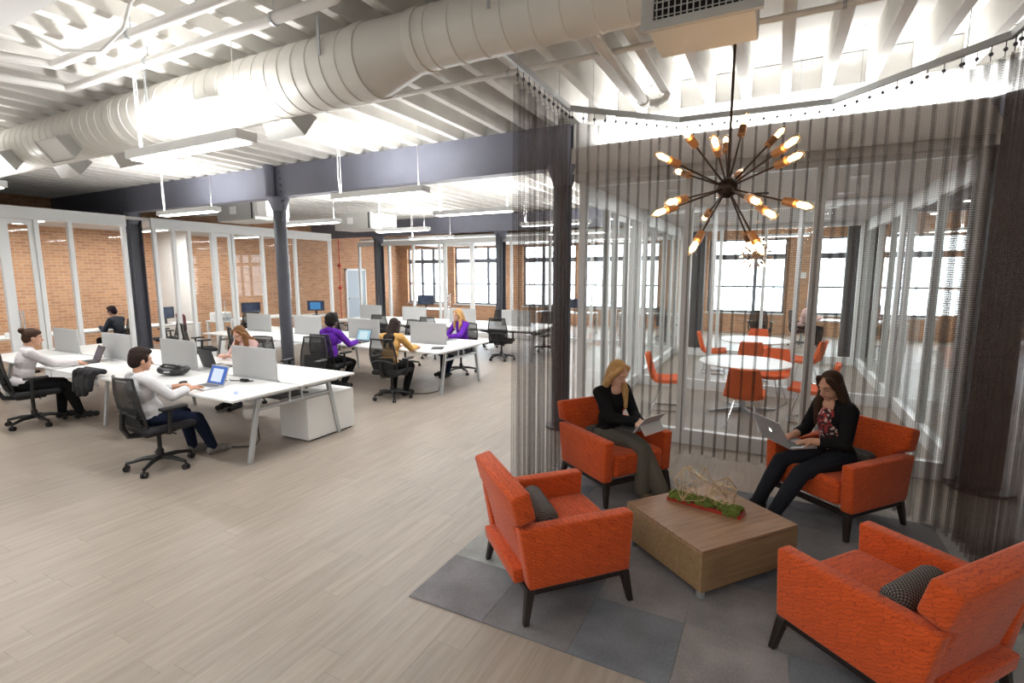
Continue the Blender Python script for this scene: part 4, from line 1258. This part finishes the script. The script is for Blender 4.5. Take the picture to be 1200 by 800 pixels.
def blob(name, prims, voxel, m, label=None, cat=None, parent=None, smooth=6, group=None):
    g = G()
    for p in prims:
        if p[0] == 'e': g.ell(p[1], p[2], p[3] if len(p) > 3 else None)
        else: g.cap(*p[1:])
    me = remesh(g, voxel, smooth)
    me.name = name
    o = link(name, me, m, parent)
    if label: tag(o, label, cat, group)
    return o
def remesh(g, voxel, smooth=4, cut=None):
    me = bpy.data.meshes.new('tmp'); me.from_pydata(g.v, [], g.f)
    bm = bmesh.new(); bm.from_mesh(me)
    bmesh.ops.remove_doubles(bm, verts=bm.verts, dist=1e-6)
    bmesh.ops.recalc_face_normals(bm, faces=bm.faces)
    bm.to_mesh(me); bm.free()
    o = bpy.data.objects.new('tmp', me); COL.objects.link(o)
    r = o.modifiers.new('r', 'REMESH'); r.mode = 'VOXEL'; r.voxel_size = voxel
    if smooth:
        s = o.modifiers.new('s', 'SMOOTH'); s.factor = .5; s.iterations = smooth
    dg = bpy.context.evaluated_depsgraph_get()
    out = bpy.data.meshes.new_from_object(o.evaluated_get(dg))
    bpy.data.objects.remove(o); bpy.data.meshes.remove(me)
    # keep the one connected surface
    bm = bmesh.new(); bm.from_mesh(out); bm.verts.ensure_lookup_table()
    seen = set(); best = []
    for v in bm.verts:
        if v.index in seen: continue
        st = [v]; seen.add(v.index); isl = []
        while st:
            q = st.pop(); isl.append(q)
            for e in q.link_edges:
                w = e.other_vert(q)
                if w.index not in seen: seen.add(w.index); st.append(w)
        if len(isl) > len(best): best = isl
    if len(best) < len(bm.verts):
        keep = {v.index for v in best}
        bmesh.ops.delete(bm, geom=[v for v in bm.verts if v.index not in keep], context='VERTS')
        bm.to_mesh(out)
    bm.free()
    out.polygons.foreach_set('use_smooth', [True] * len(out.polygons))
    out.materials.clear()
    return out

bag = thing('shoulder_bag', 'black leather shoulder bag lying on the first bench beside the man', 'bag', (-6.65, 3.62, DH), R(15))
blob('bag_body', [('e', (0, 0, .06), (.20, .12, .062)), ('e', (.10, .02, .08), (.10, .09, .055)), ('e', (-.12, -.02, .07), (.09, .09, .06))], .012, mat('black_leather', (.018, .018, .02), .35, noise=.3), parent=bag)
G().tube([(-.15, -.05, .11), (-.05, -.09, .15), (.08, -.07, .14), (.17, .0, .09)], .012, 8).build('strap', black_plastic, bag, smooth=True)
G().box(-.03, -.123, .05, .05, -.113, .07).build('buckle', silver, bag)
o = G().ell((0, 0, .012), (.03, .05, .018)).build('computer_mouse', black_plastic, smooth=True); o.location = (-6.05, 3.38, DH); tag(o, 'small black mouse on the first bench beside the man', 'mouse')
o = G().rbox((0, 0, .005), (.075, .15, .009), .004).build('mobile_phone', lap_dark, smooth='auto'); o.location = (-5.72, 3.62, DH); o.rotation_euler = (0, 0, .5); tag(o, 'dark mobile phone on the first bench near the laptop', 'phone')
pw = thing('power_adapter', 'tangled black power adapter on the first bench by the grey screen', 'charger', (-5.52, 3.78, DH))
G().rbox((0, 0, .015), (.11, .05, .03), .008).build('brick', black_plastic, pw, smooth='auto')
G().tube([(.05, 0, .012), (.12, .03, .012), (.10, -.05, .012), (.02, -.06, .012), (-.05, -.04, .012), (-.14, -.08, .012), (-.2, -.05, .012)], .006, 6).build('cord', black_plastic, pw, smooth=True)
o = G().box(-.02, -.07, 0, .02, .07, .004).build('ballpoint_pen', mat('blue_pen', (.3, .4, .75), .5)); o.location = (-5.05, 3.35, DH); o.rotation_euler = (0, 0, 1.0); tag(o, 'pale blue folded note on the first bench near its open end', 'note'); o.name = 'folded_note'
o = G().box(-.105, -.148, 0, .105, .148, .003).build('paper_sheet', paper_white); o.location = (-5.3, 6.95, DH); o.rotation_euler = (0, 0, .2); tag(o, 'sheet of paper under the hands of the woman in the yellow cardigan', 'paper')
o = G().box(-.1, -.13, 0, .1, .13, .012).build('notebook', lap_dark, bevel=.002, seg=1); o.location = (-5.05, 7.02, DH); o.rotation_euler = (0, 0, .5); tag(o, 'closed dark notebook on the second bench near its open end', 'notebook')
# jacket hanging from the bench edge
jk = blob('black_jacket', [('c', (-.22, .06, .02), (.22, .06, .02), .035), ('c', (-.15, .02, .015), (.15, .02, .015), .035), ('c', (-.2, -.02, .015), (.2, -.02, .02), .04), ('c', (-.18, -.06, 0), (-.16, -.10, -.22), .045, .035), ('c', (-.05, -.06, 0), (-.06, -.10, -.26), .05, .04), ('c', (.08, -.06, 0), (.07, -.10, -.24), .05, .04), ('c', (.18, -.06, 0), (.18, -.09, -.18), .04, .035), ('e', (0, -.09, -.12), (.18, .035, .10))], .012, black_fabric, 'black jacket draped over the edge of the first bench', 'jacket')
jk.location = (-7.55, 3.11, DH + .04)
# cables on the floor
for pts, lb in (([(-5.5, 3.9, .62), (-5.45, 3.85, .3), (-5.35, 3.8, .05), (-5.3, 3.7, .006), (-5.6, 3.5, .006), (-6.0, 3.6, .006)], 'black cable dropping from the first bench to the floor'),
                ([(-4.95, 7.2, .6), (-4.98, 7.1, .3), (-5.0, 6.95, .02), (-5.1, 6.75, .006), (-5.4, 6.6, .006), (-5.75, 6.75, .006), (-6.0, 6.95, .006)], 'black cable dropping from the second bench to the floor')):
    o = G().tube(pts, .008, 6).build('power_cable', black_plastic, smooth=True); tag(o, lb, 'cable')

# ================================================================== PEOPLE
SKIN = {k: mat('skin_' + k, c, .5, spec=.3) for k, c in dict(fair=(.62, .36, .26), light=(.55, .30, .20), tan=(.42, .22, .14), brown=(.10, .05, .032)).items()}
HAIR = {k: mat('hair_' + k, c, .65, spec=.2, noise=.35, nscale=30) for k, c in dict(blonde=(.45, .26, .10), brown=(.045, .022, .013), black=(.012, .009, .008), auburn=(.20, .09, .035), dark=(.022, .012, .009), grey=(.3, .28, .26)).items()}
eye_white = mat('eye_white', (.75, .72, .70), .3)
eye_dark = mat('eye_dark', (.03, .02, .015), .3)
lip_m = mat('lips', (.45, .16, .14), .45)
CL = {}
def cloth(name, col):
    if name not in CL: CL[name] = mat('cloth_' + name, col, .92, spec=.15, bump=.25, bscale=90, noise=.10, nscale=14)
    return CL[name]

def ik(a, b, l1, l2, pole):
    a, b = V(a), V(b)
    d = b - a; L = d.length
    if L > (l1 + l2) * .995:
        b = a + d.normalized() * (l1 + l2) * .995; d = b - a; L = d.length
    u = d.normalized()
    x = (l1 * l1 - l2 * l2 + L * L) / (2 * L)
    h = math.sqrt(max(0, l1 * l1 - x * x))
    p = V(pole); p = (p - u * p.dot(u)).normalized()
    return a + u * x + p * h, b

def hand(g, w, d, n, side, curl=(18, 28, 24), k=1.0, thumb=30):
    """w wrist, d pointing direction, n palm normal (the way the palm faces), side +1 right hand"""
    w, d = V(w), V(d).normalized(); n = V(n); n = (n - d * n.dot(d)).normalized()
    s = d.cross(n).normalized() * side          # towards the thumb
    s = -s
    g.cap(w - d * .01, w + d * .03 * k, .024 * k, .026 * k)
    for off in (-.024, -.008, .008, .024):
        g.cap(w + d * .02 * k + s * off * .8 * k, w + d * .082 * k + s * off * k, .0135 * k, .0115 * k)
    for i, (off, L) in enumerate(((.0295, .90), (.010, 1.0), (-.0095, .95), (-.0285, .76))):
        p = w + d * .085 * k + s * off * k
        dd = (d + s * off * 5.0).normalized(); nn = n
        for j, (sl, rr) in enumerate(((.040, .0092), (.026, .0084), (.021, .0074))):
            a = R(curl[j] * (1 + .12 * i))
            dd = (dd * math.cos(a) + nn * math.sin(a)).normalized(); nn = (nn - dd * nn.dot(dd)).normalized()
            q = p + dd * sl * L * k
            g.cap(p, q, rr * k, rr * .92 * k); p = q
    p = w + d * .025 * k + s * .026 * k
    dd = (d * .75 + s * .85 + n * .35).normalized()
    for sl, rr in ((.040, .0125), (.030, .0105), (.024, .0088)):
        q = p + dd * sl * k; g.cap(p, q, rr * k, rr * .9 * k); p = q
        dd = (dd + d * .45 - s * .15).normalized()

def person(label, loc, face, seat=.46, lean=8, hands=None, palms=None, feet=None, knees=None, head=(0, 0, 0), skin='light', hair=('short', 'dark'),
           top=None, pants=None, shoes=(.03, .03, .03), sleeve=1.0, voxel=.0085, sc=1.0, back=0., extras=(), inner=None, flare=0., name='person', curl=(18, 28, 24), bust=0.):
    """local +Y forward; hip joints over the origin"""
    t = thing(name, label, 'person', (loc[0], loc[1], loc[2] if len(loc) > 2 else 0), R(face) - math.pi / 2)
    hz = seat + .098
    l = R(lean)
    u = V((0, math.sin(l), math.cos(l))); f = V((0, math.cos(l), -math.sin(l)))
    RX = Matrix.Rotation(-l, 3, 'X')
    pel = V((0, back, hz))
    waist, chest, shc, nk = pel + u * .15 * sc, pel + u * .31 * sc, pel + u * .425 * sc, pel + u * .475 * sc
    hw = .165 * sc
    sh = {1: shc + V((hw, 0, 0)), -1: shc + V((-hw, 0, 0))}
    hp = {1: pel + V((.085, .0, -.01)), -1: pel + V((-.085, .0, -.01))}
    hands = hands or {1: (.12, .42, .80), -1: (-.12, .42, .80)}
    feet = feet or {1: (.10, .42, .085), -1: (-.10, .42, .085)}
    knees = knees or {1: (.1, .4, 1), -1: (-.1, .4, 1)}
    A = {}; Lg = {}
    for s in (1, -1):
        el, wr = ik(sh[s], hands[s], .275 * sc, .245 * sc, (s * .55, -.35, -.8)); A[s] = (sh[s], el, wr)
        kn, an = ik(hp[s], feet[s], .43 * sc, .42 * sc, knees[s]); Lg[s] = (hp[s], kn, an)
    hy, hpit, hrol = head
    RH = (Euler((R(-hpit), 0, 0)).to_matrix())
    RH = Matrix.Rotation(R(hy), 3, 'Z') @ Matrix.Rotation(R(hrol), 3, 'Y') @ RH
    hb = nk + u * .055 + V((0, .012, 0))                       # top of the neck
    hc = hb + RH @ V((0, .022, .085))
    def HP(x, y, z): return hc + RH @ V((x, y, z))
    def torso(g, e):
        g.ell(pel + V((0, -.005, .01)), (.160 * sc + e, .115 * sc + e, .105 * sc + e), RX)
        g.ell(waist, (.125 * sc + e, .092 * sc + e, .13 * sc + e), RX)
        g.ell(chest, (.142 * sc + e, .100 * sc + e, .15 * sc + e), RX)
        if bust and e:
            for sx in (.058, -.058): g.ell(chest + f * .052 + u * .015 + V((sx, 0, 0)), (.066, .055, .066))
        g.cap(sh[-1] - V((-.02, 0, 0)), sh[1] - V((.02, 0, 0)), .054 * sc + e)
        g.ell(shc + u * .01, (.12 * sc + e, .07 * sc + e, .06 * sc + e), RX)
    def arms(g, e, frac=1.0):
        for s in (1, -1):
            a, b, c = A[s]
            g.cap(a, b, .050 * sc + e, .040 * sc + e)
            g.cap(b, b.lerp(c, min(1, frac)), .040 * sc + e, .030 * sc + e * 1.1)
    def legs(g, e, fl=0.):
        for s in (1, -1):
            a, b, c = Lg[s]
            g.cap(a, b, .082 * sc + e, .056 * sc + e)
            g.cap(b, b.lerp(c, .35), .056 * sc + e, .054 * sc + e + fl * .3)
            g.cap(b.lerp(c, .35), b.lerp(c, .97), .054 * sc + e + fl * .3, .037 * sc + e + fl)
    # body
    g = G(); torso(g, 0); arms(g, 0); legs(g, 0)
    if 'scoop' in extras: g.ell(nk + f * .050 - u * .028, (.070, .040, .060), RX)
    g.cap(nk - u * .03, hb + u * .02, .050 * sc, .046 * sc)
    g.ell(HP(0, -.012, .03), (.071, .090, .088), RH)
    g.ell(HP(0, .022, -.035), (.056, .060, .066), RH)
    g.ell(HP(0, .052, -.078), (.027, .026, .024), RH)            # chin
    g.cap(HP(0, .080, .012), HP(0, .098, -.026), .009, .0135)    # nose
    g.ell(HP(0, .066, .028), (.052, .020, .014), RH)             # brow
    g.cap(HP(-.016, .073, -.052), HP(.016, .073, -.052), .0095)  # mouth
    for s in (1, -1): g.ell(HP(s * .070, -.008, -.005), (.010, .019, .030), RH)
    for s in (1, -1):
        a, b, c = A[s]
        dd = (c - b).normalized()
        pn = (palms or {}).get(s, (0, .1, -1))
        dh = (palms or {}).get(('d', s), None)
        hand(g, c, V(dh) if dh else dd, pn, s, curl)
        a, b, c = Lg[s]
        fd = V((0, 1, 0)); fd = (V((b.x, b.y, 0)) - V((a.x, a.y, 0))); fd = fd.normalized() if fd.length > .05 else V((0, 1, 0))
        g.cap(c + V((0, 0, -.03)) - fd * .02, c + fd * .15 + V((0, 0, -.052)), .028, .018)
    link('body', remesh(g, min(voxel, .0075), 3), SKIN[skin], t)
    # clothing
    if top:
        g = G(); torso(g, .014); arms(g, .013, sleeve)
        if 'hood' in extras:
            g.ell(nk - f * .06 - u * .01, (.10, .06, .055), RX); g.cap(nk + V((-.06, .05, 0)), nk + V((.06, .05, 0)), .03)
        if 'loose' in extras:
            g.ell(waist - u * .06, (.165, .125, .14), RX); g.ell(chest - f * .02, (.165, .115, .15), RX)
        o = link('top', remesh(g, voxel, 4), top, t)
        if 'collar' in extras:
            G().tube([nk + f * .055 + V((.03, 0, -.01)), nk + V((.058, .01, .012)), nk - f * .05 + u * .022, nk + V((-.058, .01, .012)), nk + f * .055 + V((-.03, 0, -.01))], .015, 8).build('collar', top, o, smooth=True)
        if inner:
            g = G(); g.ell(chest + f * .034 - u * .02, (.112, .104, .165), RX); g.ell(waist + f * .026, (.105, .098, .12), RX); g.ell(chest + f * .066 + u * .012, (.10, .058, .07), RX); link('blouse', remesh(g, voxel, 4), inner, o)
        if 'print' in extras:
            g = G()
            for k in range(5): g.rbox(chest + f * .128 + u * (.06 - .032 * k) + V((.03, 0, 0)), (.02, .012, .02), .004)
            g.build('chest_lettering', paper_white, o)
    if pants:
        g = G(); g.ell(pel + V((0, -.005, -.005)), (.174 * sc, .130 * sc, .115 * sc), RX); legs(g, .014, flare)
        link('trousers', remesh(g, voxel, 4), pants, t)
    sm = cloth('shoe_%.2f_%.2f' % (shoes[0], shoes[2]), shoes)
    for s in (1, -1):
        a, b, c = Lg[s]
        fd = (V((b.x, b.y, 0)) - V((a.x, a.y, 0))); fd = fd.normalized() if fd.length > .05 else V((0, 1, 0))
        sd = V((-fd.y, fd.x, 0)); g = G(); z0 = c.z - .082
        for (dx, r, h) in ((-.035, .042, .050), (.03, .046, .058), (.10, .049, .046), (.165, .042, .038)):
            p = c + fd * dx; g.ell((p.x, p.y, z0 + h * .95), (r, r, h))
        m_ = remesh(g, .008, 3)
        o = link('shoe', m_, sm, t)
    # face
    for s in (1, -1):
        if hpit < 15:
            g = G().ell(HP(s * .031, .0665, .004), (.0125, .0075, .0052), RH, 10, 6); e_ = g.build('eye', eye_white, t, smooth=True)
            G().ell(HP(s * .031, .0722, .0035), (.006, .003, .0048), RH, 8, 5).build('iris', eye_dark, e_, smooth=True)
        else:       # lowered lids with a lash line
            e_ = G().ell(HP(s * .031, .066, .004), (.0135, .0085, .009), RH, 10, 6).build('eyelid', SKIN[skin], t, smooth=True)
            G().tube([HP(s * .018, .0715, -.001), HP(s * .031, .0745, -.005), HP(s * .045, .068, -.001)], [.0012, .0022, .0012], 6).build('eyelash', eye_dark, e_, smooth=True)
        G().tube([HP(s * .014, .083, .026), HP(s * .032, .082, .033), HP(s * .05, .068, .026)], [.003, .004, .002], 6).build('eyebrow', HAIR[hair[1]], t, smooth=True)
    G().tube([HP(-.022, .075, -.052), HP(-.008, .083, -.050), HP(.008, .083, -.050), HP(.022, .075, -.052)], [.003, .0065, .0065, .003], 6).build('mouth', lip_m, t, smooth=True)
    # hair
    g = G(); st = hair[0]
    g.ell(HP(0, -.026, .042), (.083, .092, .090), RH)
    g.ell(HP(0, -.055, -.005), (.070, .062, .075), RH)
    if st == 'short':
        g.ell(HP(0, .03, .095), (.062, .058, .036), RH); g.ell(HP(0, -.02, .085), (.075, .09, .058), RH)
        for s in (1, -1): g.ell(HP(s * .068, .018, .02), (.012, .022, .040), RH)
    if st == 'bun':
        g.ell(HP(0, -.115, .085), (.042, .042, .040), RH); g.ell(HP(0, .015, .075), (.070, .065, .045), RH)
    if st == 'afro':
        g.ell(HP(0, -.03, .06), (.118, .115, .105), RH); g.ell(HP(0, -.06, .0), (.10, .09, .09), RH); g.ell(HP(0, -.10, .06), (.08, .06, .07), RH)
    if st in ('long', 'mid'):
        for s in (1, -1):
            g.cap(HP(s * .045, .045, .085), HP(s * .076, .012, .0), .026, .028)
            dn = 1 if st == 'long' else .62
            g.cap(HP(s * .074, .0, .01), HP(s * .085, -.02, -.12 * dn), .030, .036)
        dn = 1 if st == 'long' else .55
        g.cap(HP(0, -.06, 0), nk - f * .085 - u * (.10 * dn) + V((0, 0, 0)), .066, .062)
        g.cap(nk - f * .09 - u * .06 * dn + V((-.05, 0, 0)), nk - f * .09 - u * .20 * dn + V((-.05, 0, 0)), .05, .035)
        g.cap(nk - f * .09 - u * .06 * dn + V((.05, 0, 0)), nk - f * .09 - u * .20 * dn + V((.05, 0, 0)), .05, .035)
        sides = dict(l=(-1,), r=(1,), b=(1, -1), n=())[hair[2] if len(hair) > 2 else 'b']
        for s in sides:
            g.cap(HP(s * .082, .0, -.07), nk + f * .085 + V((s * .085, 0, .0)) - u * .03, .034, .036)
            g.cap(nk + f * .085 + V((s * .085, 0, 0)) - u * .03, chest + f * .115 + V((s * .075, 0, 0)) - u * (.03 if st == 'long' else -.05), .036, .018)
    link('hair', remesh(g, min(voxel, .008), 3), HAIR[hair[1]], t)
    return t, hc

shirt_w = cloth('pale_shirt', (.62, .62, .64)); knit_w = cloth('off_white', (.60, .57, .58)); pinkc = cloth('pale_pink', (.68, .45, .42)); purple = cloth('purple', (.115, .022, .33))
yellow = cloth('mustard', (.62, .36, .12)); blackc = cloth('black', (.010, .010, .011)); jeans = cloth('navy_jeans', (.012, .018, .04)); olive = cloth('olive_grey', (.115, .105, .085)); denim_d = cloth('dark_denim', (.018, .020, .026))

# blonde woman with the tablet, legs crossed
C2 = local(ac2, (0, -.05, 0))
w1, _ = person('blonde woman in a black top and grey trousers reading a tablet in an orange armchair', (C2.x, C2.y, RUGZ), -33, seat=.415, lean=2,
       hands={1: (.02, .36, .70), -1: (-.05, .33, .70)}, palms={1: (-.35, .25, -1), -1: (.35, .25, -1), ('d', 1): (-.25, .8, .05), ('d', -1): (.6, .7, .0)},
       feet={1: (-.12, .55, .10), -1: (-.01, .44, .085)}, knees={1: (-.55, .6, 1), -1: (.05, .5, 1)}, head=(8, 24, 0), skin='fair', hair=('long', 'blonde', 'l'),
       top=blackc, pants=olive, shoes=(.16, .12, .09), voxel=.0065, sc=.93, flare=.028, bust=1, extras=('scoop',))
# dark-haired woman with the laptop
C3 = local(ac3, (0, .02, 0))
w2, _ = person('dark-haired woman in a black cardigan over a red print blouse typing in an orange armchair', (C3.x, C3.y, RUGZ), 216, seat=.415, lean=6,
       hands={1: (.10, .32, .665), -1: (-.08, .31, .665)}, palms={1: (0, .0, -1), -1: (0, .0, -1), ('d', 1): (-.25, .9, -.12), ('d', -1): (.25, .9, -.12)},
       feet={1: (.12, .60, .09), -1: (-.11, .62, .09)}, head=(10, 20, 0), skin='light', hair=('long', 'brown', 'r'),
       top=blackc, inner=floral, pants=denim_d, shoes=(.02, .02, .02), sleeve=.62, voxel=.0065, sc=.95, bust=1, extras=('scoop',))
def on_lap(t, p): return local(t, p)
# tablet with kickstand, back turned to the room
tp = on_lap(w1, (.04, .44, .655))
tb = thing('tablet_computer', 'grey tablet with kickstand and emblem held on the lap of the blonde woman', 'tablet', tp, R(-33) - math.pi / 2 + R(10))
G().rbox((0, -.07, .0), (.28, .19, .006), .003).build('keyboard_cover', lap_dark, tb)
m = Matrix.Translation((0, .03, .004)) @ Matrix.Rotation(R(-38), 4, 'X')
sl = G().rbox((0, 0, .095), (.285, .009, .19), .004, m).build('slab', tab_grey, tb, smooth='auto')
quad_uv('screen', .265, .17, scr_pale, sl, m @ Matrix.Translation((0, -.0056, .01)))
em = G()
for a in (-1, 1):
    for b in (-1, 1): em.box(a * .0075 - .0065, .0046, .10 + b * .0075 - .0065, a * .0075 + .0065, .0052, .10 + b * .0075 + .0065, m)
em.build('back_emblem', lap_grey, sl)
m2 = m @ Matrix.Translation((0, .005, .095)) @ Matrix.Rotation(R(75), 4, 'X')
G().box(-.14, 0, -.092, .14, .003, 0, m2).build('kickstand', tab_grey, tb)
lp = on_lap(w2, (.02, .42, .628))
laptop(lp, 216, 'grey laptop with a lit emblem on the lap of the dark-haired woman', lap_grey, scr_dark, 118, w=.34, d=.235, emblem='fruit')

def at_chair(c, back=-.02): return (c[0] - back * 0, c[1])
person('man in a pale shirt and jeans working on a laptop at the first bench', MAN[:2], MAN[2], seat=.46, lean=-9, back=-.06, sc=.96,
       hands={1: (.15, .27, .80), -1: (-.10, .25, .80)}, feet={1: (.08, .50, .085), -1: (-.14, .40, .085)}, head=(-6, 8, 0), skin='light', hair=('short', 'dark'),
       top=shirt_w, pants=jeans, shoes=(.22, .20, .19), sleeve=.75, extras=('collar', 'loose'))
person('woman with a hair bun in an off-white sweater typing at the first bench', BUN[:2], BUN[2], seat=.47, lean=12, back=-.08,
       hands={1: (.10, .46, .79), -1: (-.10, .44, .79)}, feet={1: (.10, .46, .085), -1: (-.14, .30, .085)}, head=(-4, 10, 0), skin='light', hair=('bun', 'brown'),
       top=knit_w, pants=blackc, shoes=(.03, .03, .03), extras=('collar',))
person('woman in pale pink bent over a black laptop across the first bench', PINK[:2], PINK[2], seat=.47, lean=24, back=-.08, sc=.95,
       hands={1: (.12, .40, .79), -1: (-.08, .42, .79)}, head=(0, 28, 0), skin='fair', hair=('mid', 'auburn', 'b'), top=pinkc, pants=jeans)
person('person with dark curly hair in a purple hoodie at the second bench', AFRO[:2], AFRO[2], seat=.485, lean=10, back=-.06,
       hands={1: (.22, .40, .80), -1: (-.14, .40, .80)}, feet={1: (.12, .12, .085), -1: (-.12, .20, .085)}, head=(0, 6, 0), skin='brown', hair=('afro', 'black'), top=purple, pants=blackc, extras=('hood', 'loose'))
person('woman with long dark hair in a yellow cardigan writing at the second bench', YEL[:2], YEL[2], seat=.485, lean=14, back=-.06,
       hands={1: (.20, .46, .79), -1: (-.10, .42, .79)}, feet={1: (.12, .22, .085), -1: (-.12, .25, .085)}, head=(0, 24, 0), skin='light', hair=('long', 'dark', 'n'), top=yellow, pants=blackc, sleeve=.9)
person('blonde woman in a purple top with white lettering across the second bench', BLO[:2], BLO[2], seat=.485, lean=10, back=-.08,
       hands={1: (.12, .38, .79), -1: (-.12, .42, .79)}, feet={1: (.10, .40, .085), -1: (-.12, .48, .085)}, head=(-14, 10, 0), skin='fair', hair=('mid', 'blonde', 'b'), top=purple, pants=jeans, extras=('print', 'collar'))

# ================================================================== SIDE OFFICES
def office_desk(x, y, w, d, rz, label, h=.74):
    t = thing('office_desk', label, 'desk', (x, y, 0), rz, 'white desks in the glass offices')
    G().box(-w / 2, -d / 2, h - .04, w / 2, d / 2, h).build('worktop', desk_white, t, bevel=.004, seg=1)
    for sx in (-1, 1):
        for sy in (-1, 1): G().box(sx * (w / 2 - .04) - .025, sy * (d / 2 - .04) - .025, 0, sx * (w / 2 - .04) + .025, sy * (d / 2 - .04) + .025, h - .04).build('leg', frame_white, t)
    return t
def monitor(x, y, z, face, label, scr, w=.52, h=.31):
    t = thing('monitor', label, 'monitor', (x, y, z), R(face) + math.pi / 2, 'desktop monitors in the glass offices')
    G().rbox((0, 0, .005), (.22, .16, .01), .004).build('base', black_plastic, t)
    G().box(-.03, .02, .01, .03, .035, .2).build('stand', black_plastic, t)
    s = G().rbox((0, 0, .13 + h / 2), (w, .03, h), .006).build('panel', black_plastic, t)
    quad_uv('screen', w * .95, h * .92, scr, s, Matrix.Translation((0, -.0165, .13 + h * .04)))
office_desk(-13.9, 5.15, .75, 2.9, 0, 'white desk in the left glass office below the brick wall')
office_desk(-13.9, 7.4, .75, 1.5, 0, 'white desk behind the left partition near the column')
office_desk(-13.6, 10.1, .75, 1.7, 0, 'white desk behind the left partition beside the dark screens')
office_desk(-11.2, 15.4, 1.8, .75, 0, 'white desk in the back glass office near the far column')
office_desk(-6.2, 16.0, 2.0, .75, 0, 'white desk in the back glass office beside the second far column')
office_desk(1.9, 16.4, 2.4, .75, 0, 'white desk beyond the meeting rooms where the woman in pink sits')
office_desk(-3.6, 16.6, 1.8, .75, 0, 'white desk beyond the meeting rooms before the brick pier')
office_desk(5.2, 12.6, 2.6, .8, 0, 'white desk beyond the right wall of the meeting rooms')
monitor(-13.9, 7.5, .74, 20, 'dark monitor on the desk near the column behind the left partition', scr_dark, .5, .3)
monitor(-13.7, 9.75, .74, -20, 'dark monitor behind the left partition beside the lit picture screen', scr_dark)
monitor(-12.75, 11.3, .74, -60, 'monitor showing a coloured picture beside the slim column', scr_pict)
office_desk(-12.85, 11.35, .8, .6, 0, 'small white desk under the picture screen')
monitor(-11.5, 15.3, .74, -60, 'dark monitor in the back glass office', scr_dark, .6, .36)
monitor(-5.8, 16.0, .74, -75, 'dark monitor in the back office beside the second far column', scr_dark)
monitor(2.4, 16.4, .74, 200, 'dark monitor on the desk of the woman in pink', scr_dark)
monitor(4.6, 12.6, .74, 230, 'dark monitor beyond the right wall of the meeting rooms', scr_dark)
monitor(5.6, 12.6, .74, 230, 'second dark monitor beyond the right wall of the meeting rooms', scr_dark)
pr = thing('desk_printer', 'white printer on the desk behind the left partition', 'printer', (-13.6, 8.75, .74))
office_desk(-13.6, 8.75, .6, .5, 0, 'small white stand under the printer')
G().rbox((0, 0, .11), (.38, .40, .22), .02).build('body', frame_white, pr, smooth='auto')
G().box(.10, -.16, .06, .30, .16, .07).build('paper_tray', lap_dark, pr)
o = G().lathe([(.04, 0), (.045, .09), (.042, .095)], (0, 0, 0), 14).build('paper_cup', frame_white, smooth='auto'); o.location = (-13.7, 4.35, .74); tag(o, 'white cup on the desk in the left glass office', 'cup')
person('person in dark clothes working at the desk in the left glass office', (-13.35, 6.2), 205, seat=.46, lean=14, hands={1: (.1, .40, .80), -1: (-.1, .40, .80)}, head=(0, 15, 0), skin='tan', hair=('short', 'dark'), top=cloth('slate', (.03, .035, .05)), pants=blackc, voxel=.0085)
task_chair(-13.33, 6.24, 205, 'black task chair of the person in dark clothes in the left glass office')
jk2 = blob('maroon_jacket', [('c', (-.2, 0, .28), (.2, 0, .28), .06), ('c', (-.2, -.02, .26), (-.22, -.05, -.05), .07, .05), ('c', (.2, -.02, .26), (.22, -.05, -.05), .07, .05), ('e', (0, -.03, .1), (.22, .06, .22))], .015, maroon, 'maroon jacket hung on a chair in the left glass office', 'jacket')
task_chair(-13.05, 7.02, 250, 'black task chair with a maroon jacket behind the left glass partition')
jk2.location = (-12.95, 7.29, .72); jk2.rotation_euler = (0, 0, R(250) - math.pi / 2)
person('woman in a pink top at the desk beyond the meeting rooms', (.75, 16.1), 20, seat=.46, lean=12, hands={1: (.1, .40, .80), -1: (-.1, .40, .80)}, head=(0, 10, 0), skin='fair', hair=('short', 'grey'), top=pinkc, pants=blackc, voxel=.0085)
task_chair(.72, 16.08, 20, 'black task chair of the woman in a pink top')
task_chair(-2.9, 15.9, 60, 'black task chair beyond the meeting rooms before the brick pier')
task_chair(-.3, 15.7, 80, 'black task chair with a coat beyond the meeting rooms')
task_chair(-6.3, 15.2, 80, 'black task chair in the back glass office beside the second far column')
task_chair(-12.6, 9.0, 140, 'black task chair behind the left partition near the printer')
# sprinkler pipe with red fittings on the brick wall
t = thing('sprinkler_riser', 'thin red riser pipe with red fittings on the brick wall beside the exit door', 'pipe', (XMIN + .06, 15.2, 0))
G().cyl((0, 0, 0), (0, 0, 3.4), .015, n=8).build('riser', red_paint, t)
G().ell((0, 0, 1.45), (.06, .06, .07)).ell((0, 0, 2.35), (.06, .06, .07)).build('fitting', red_paint, t, smooth=True)
t = thing('wall_sign', 'small white notice on the brick pier beyond the meeting rooms', 'sign', (.72, YMAX - .012, 1.95))
G().box(-.16, -.005, -.10, .16, .005, .10).build('plate', paper_white, t)
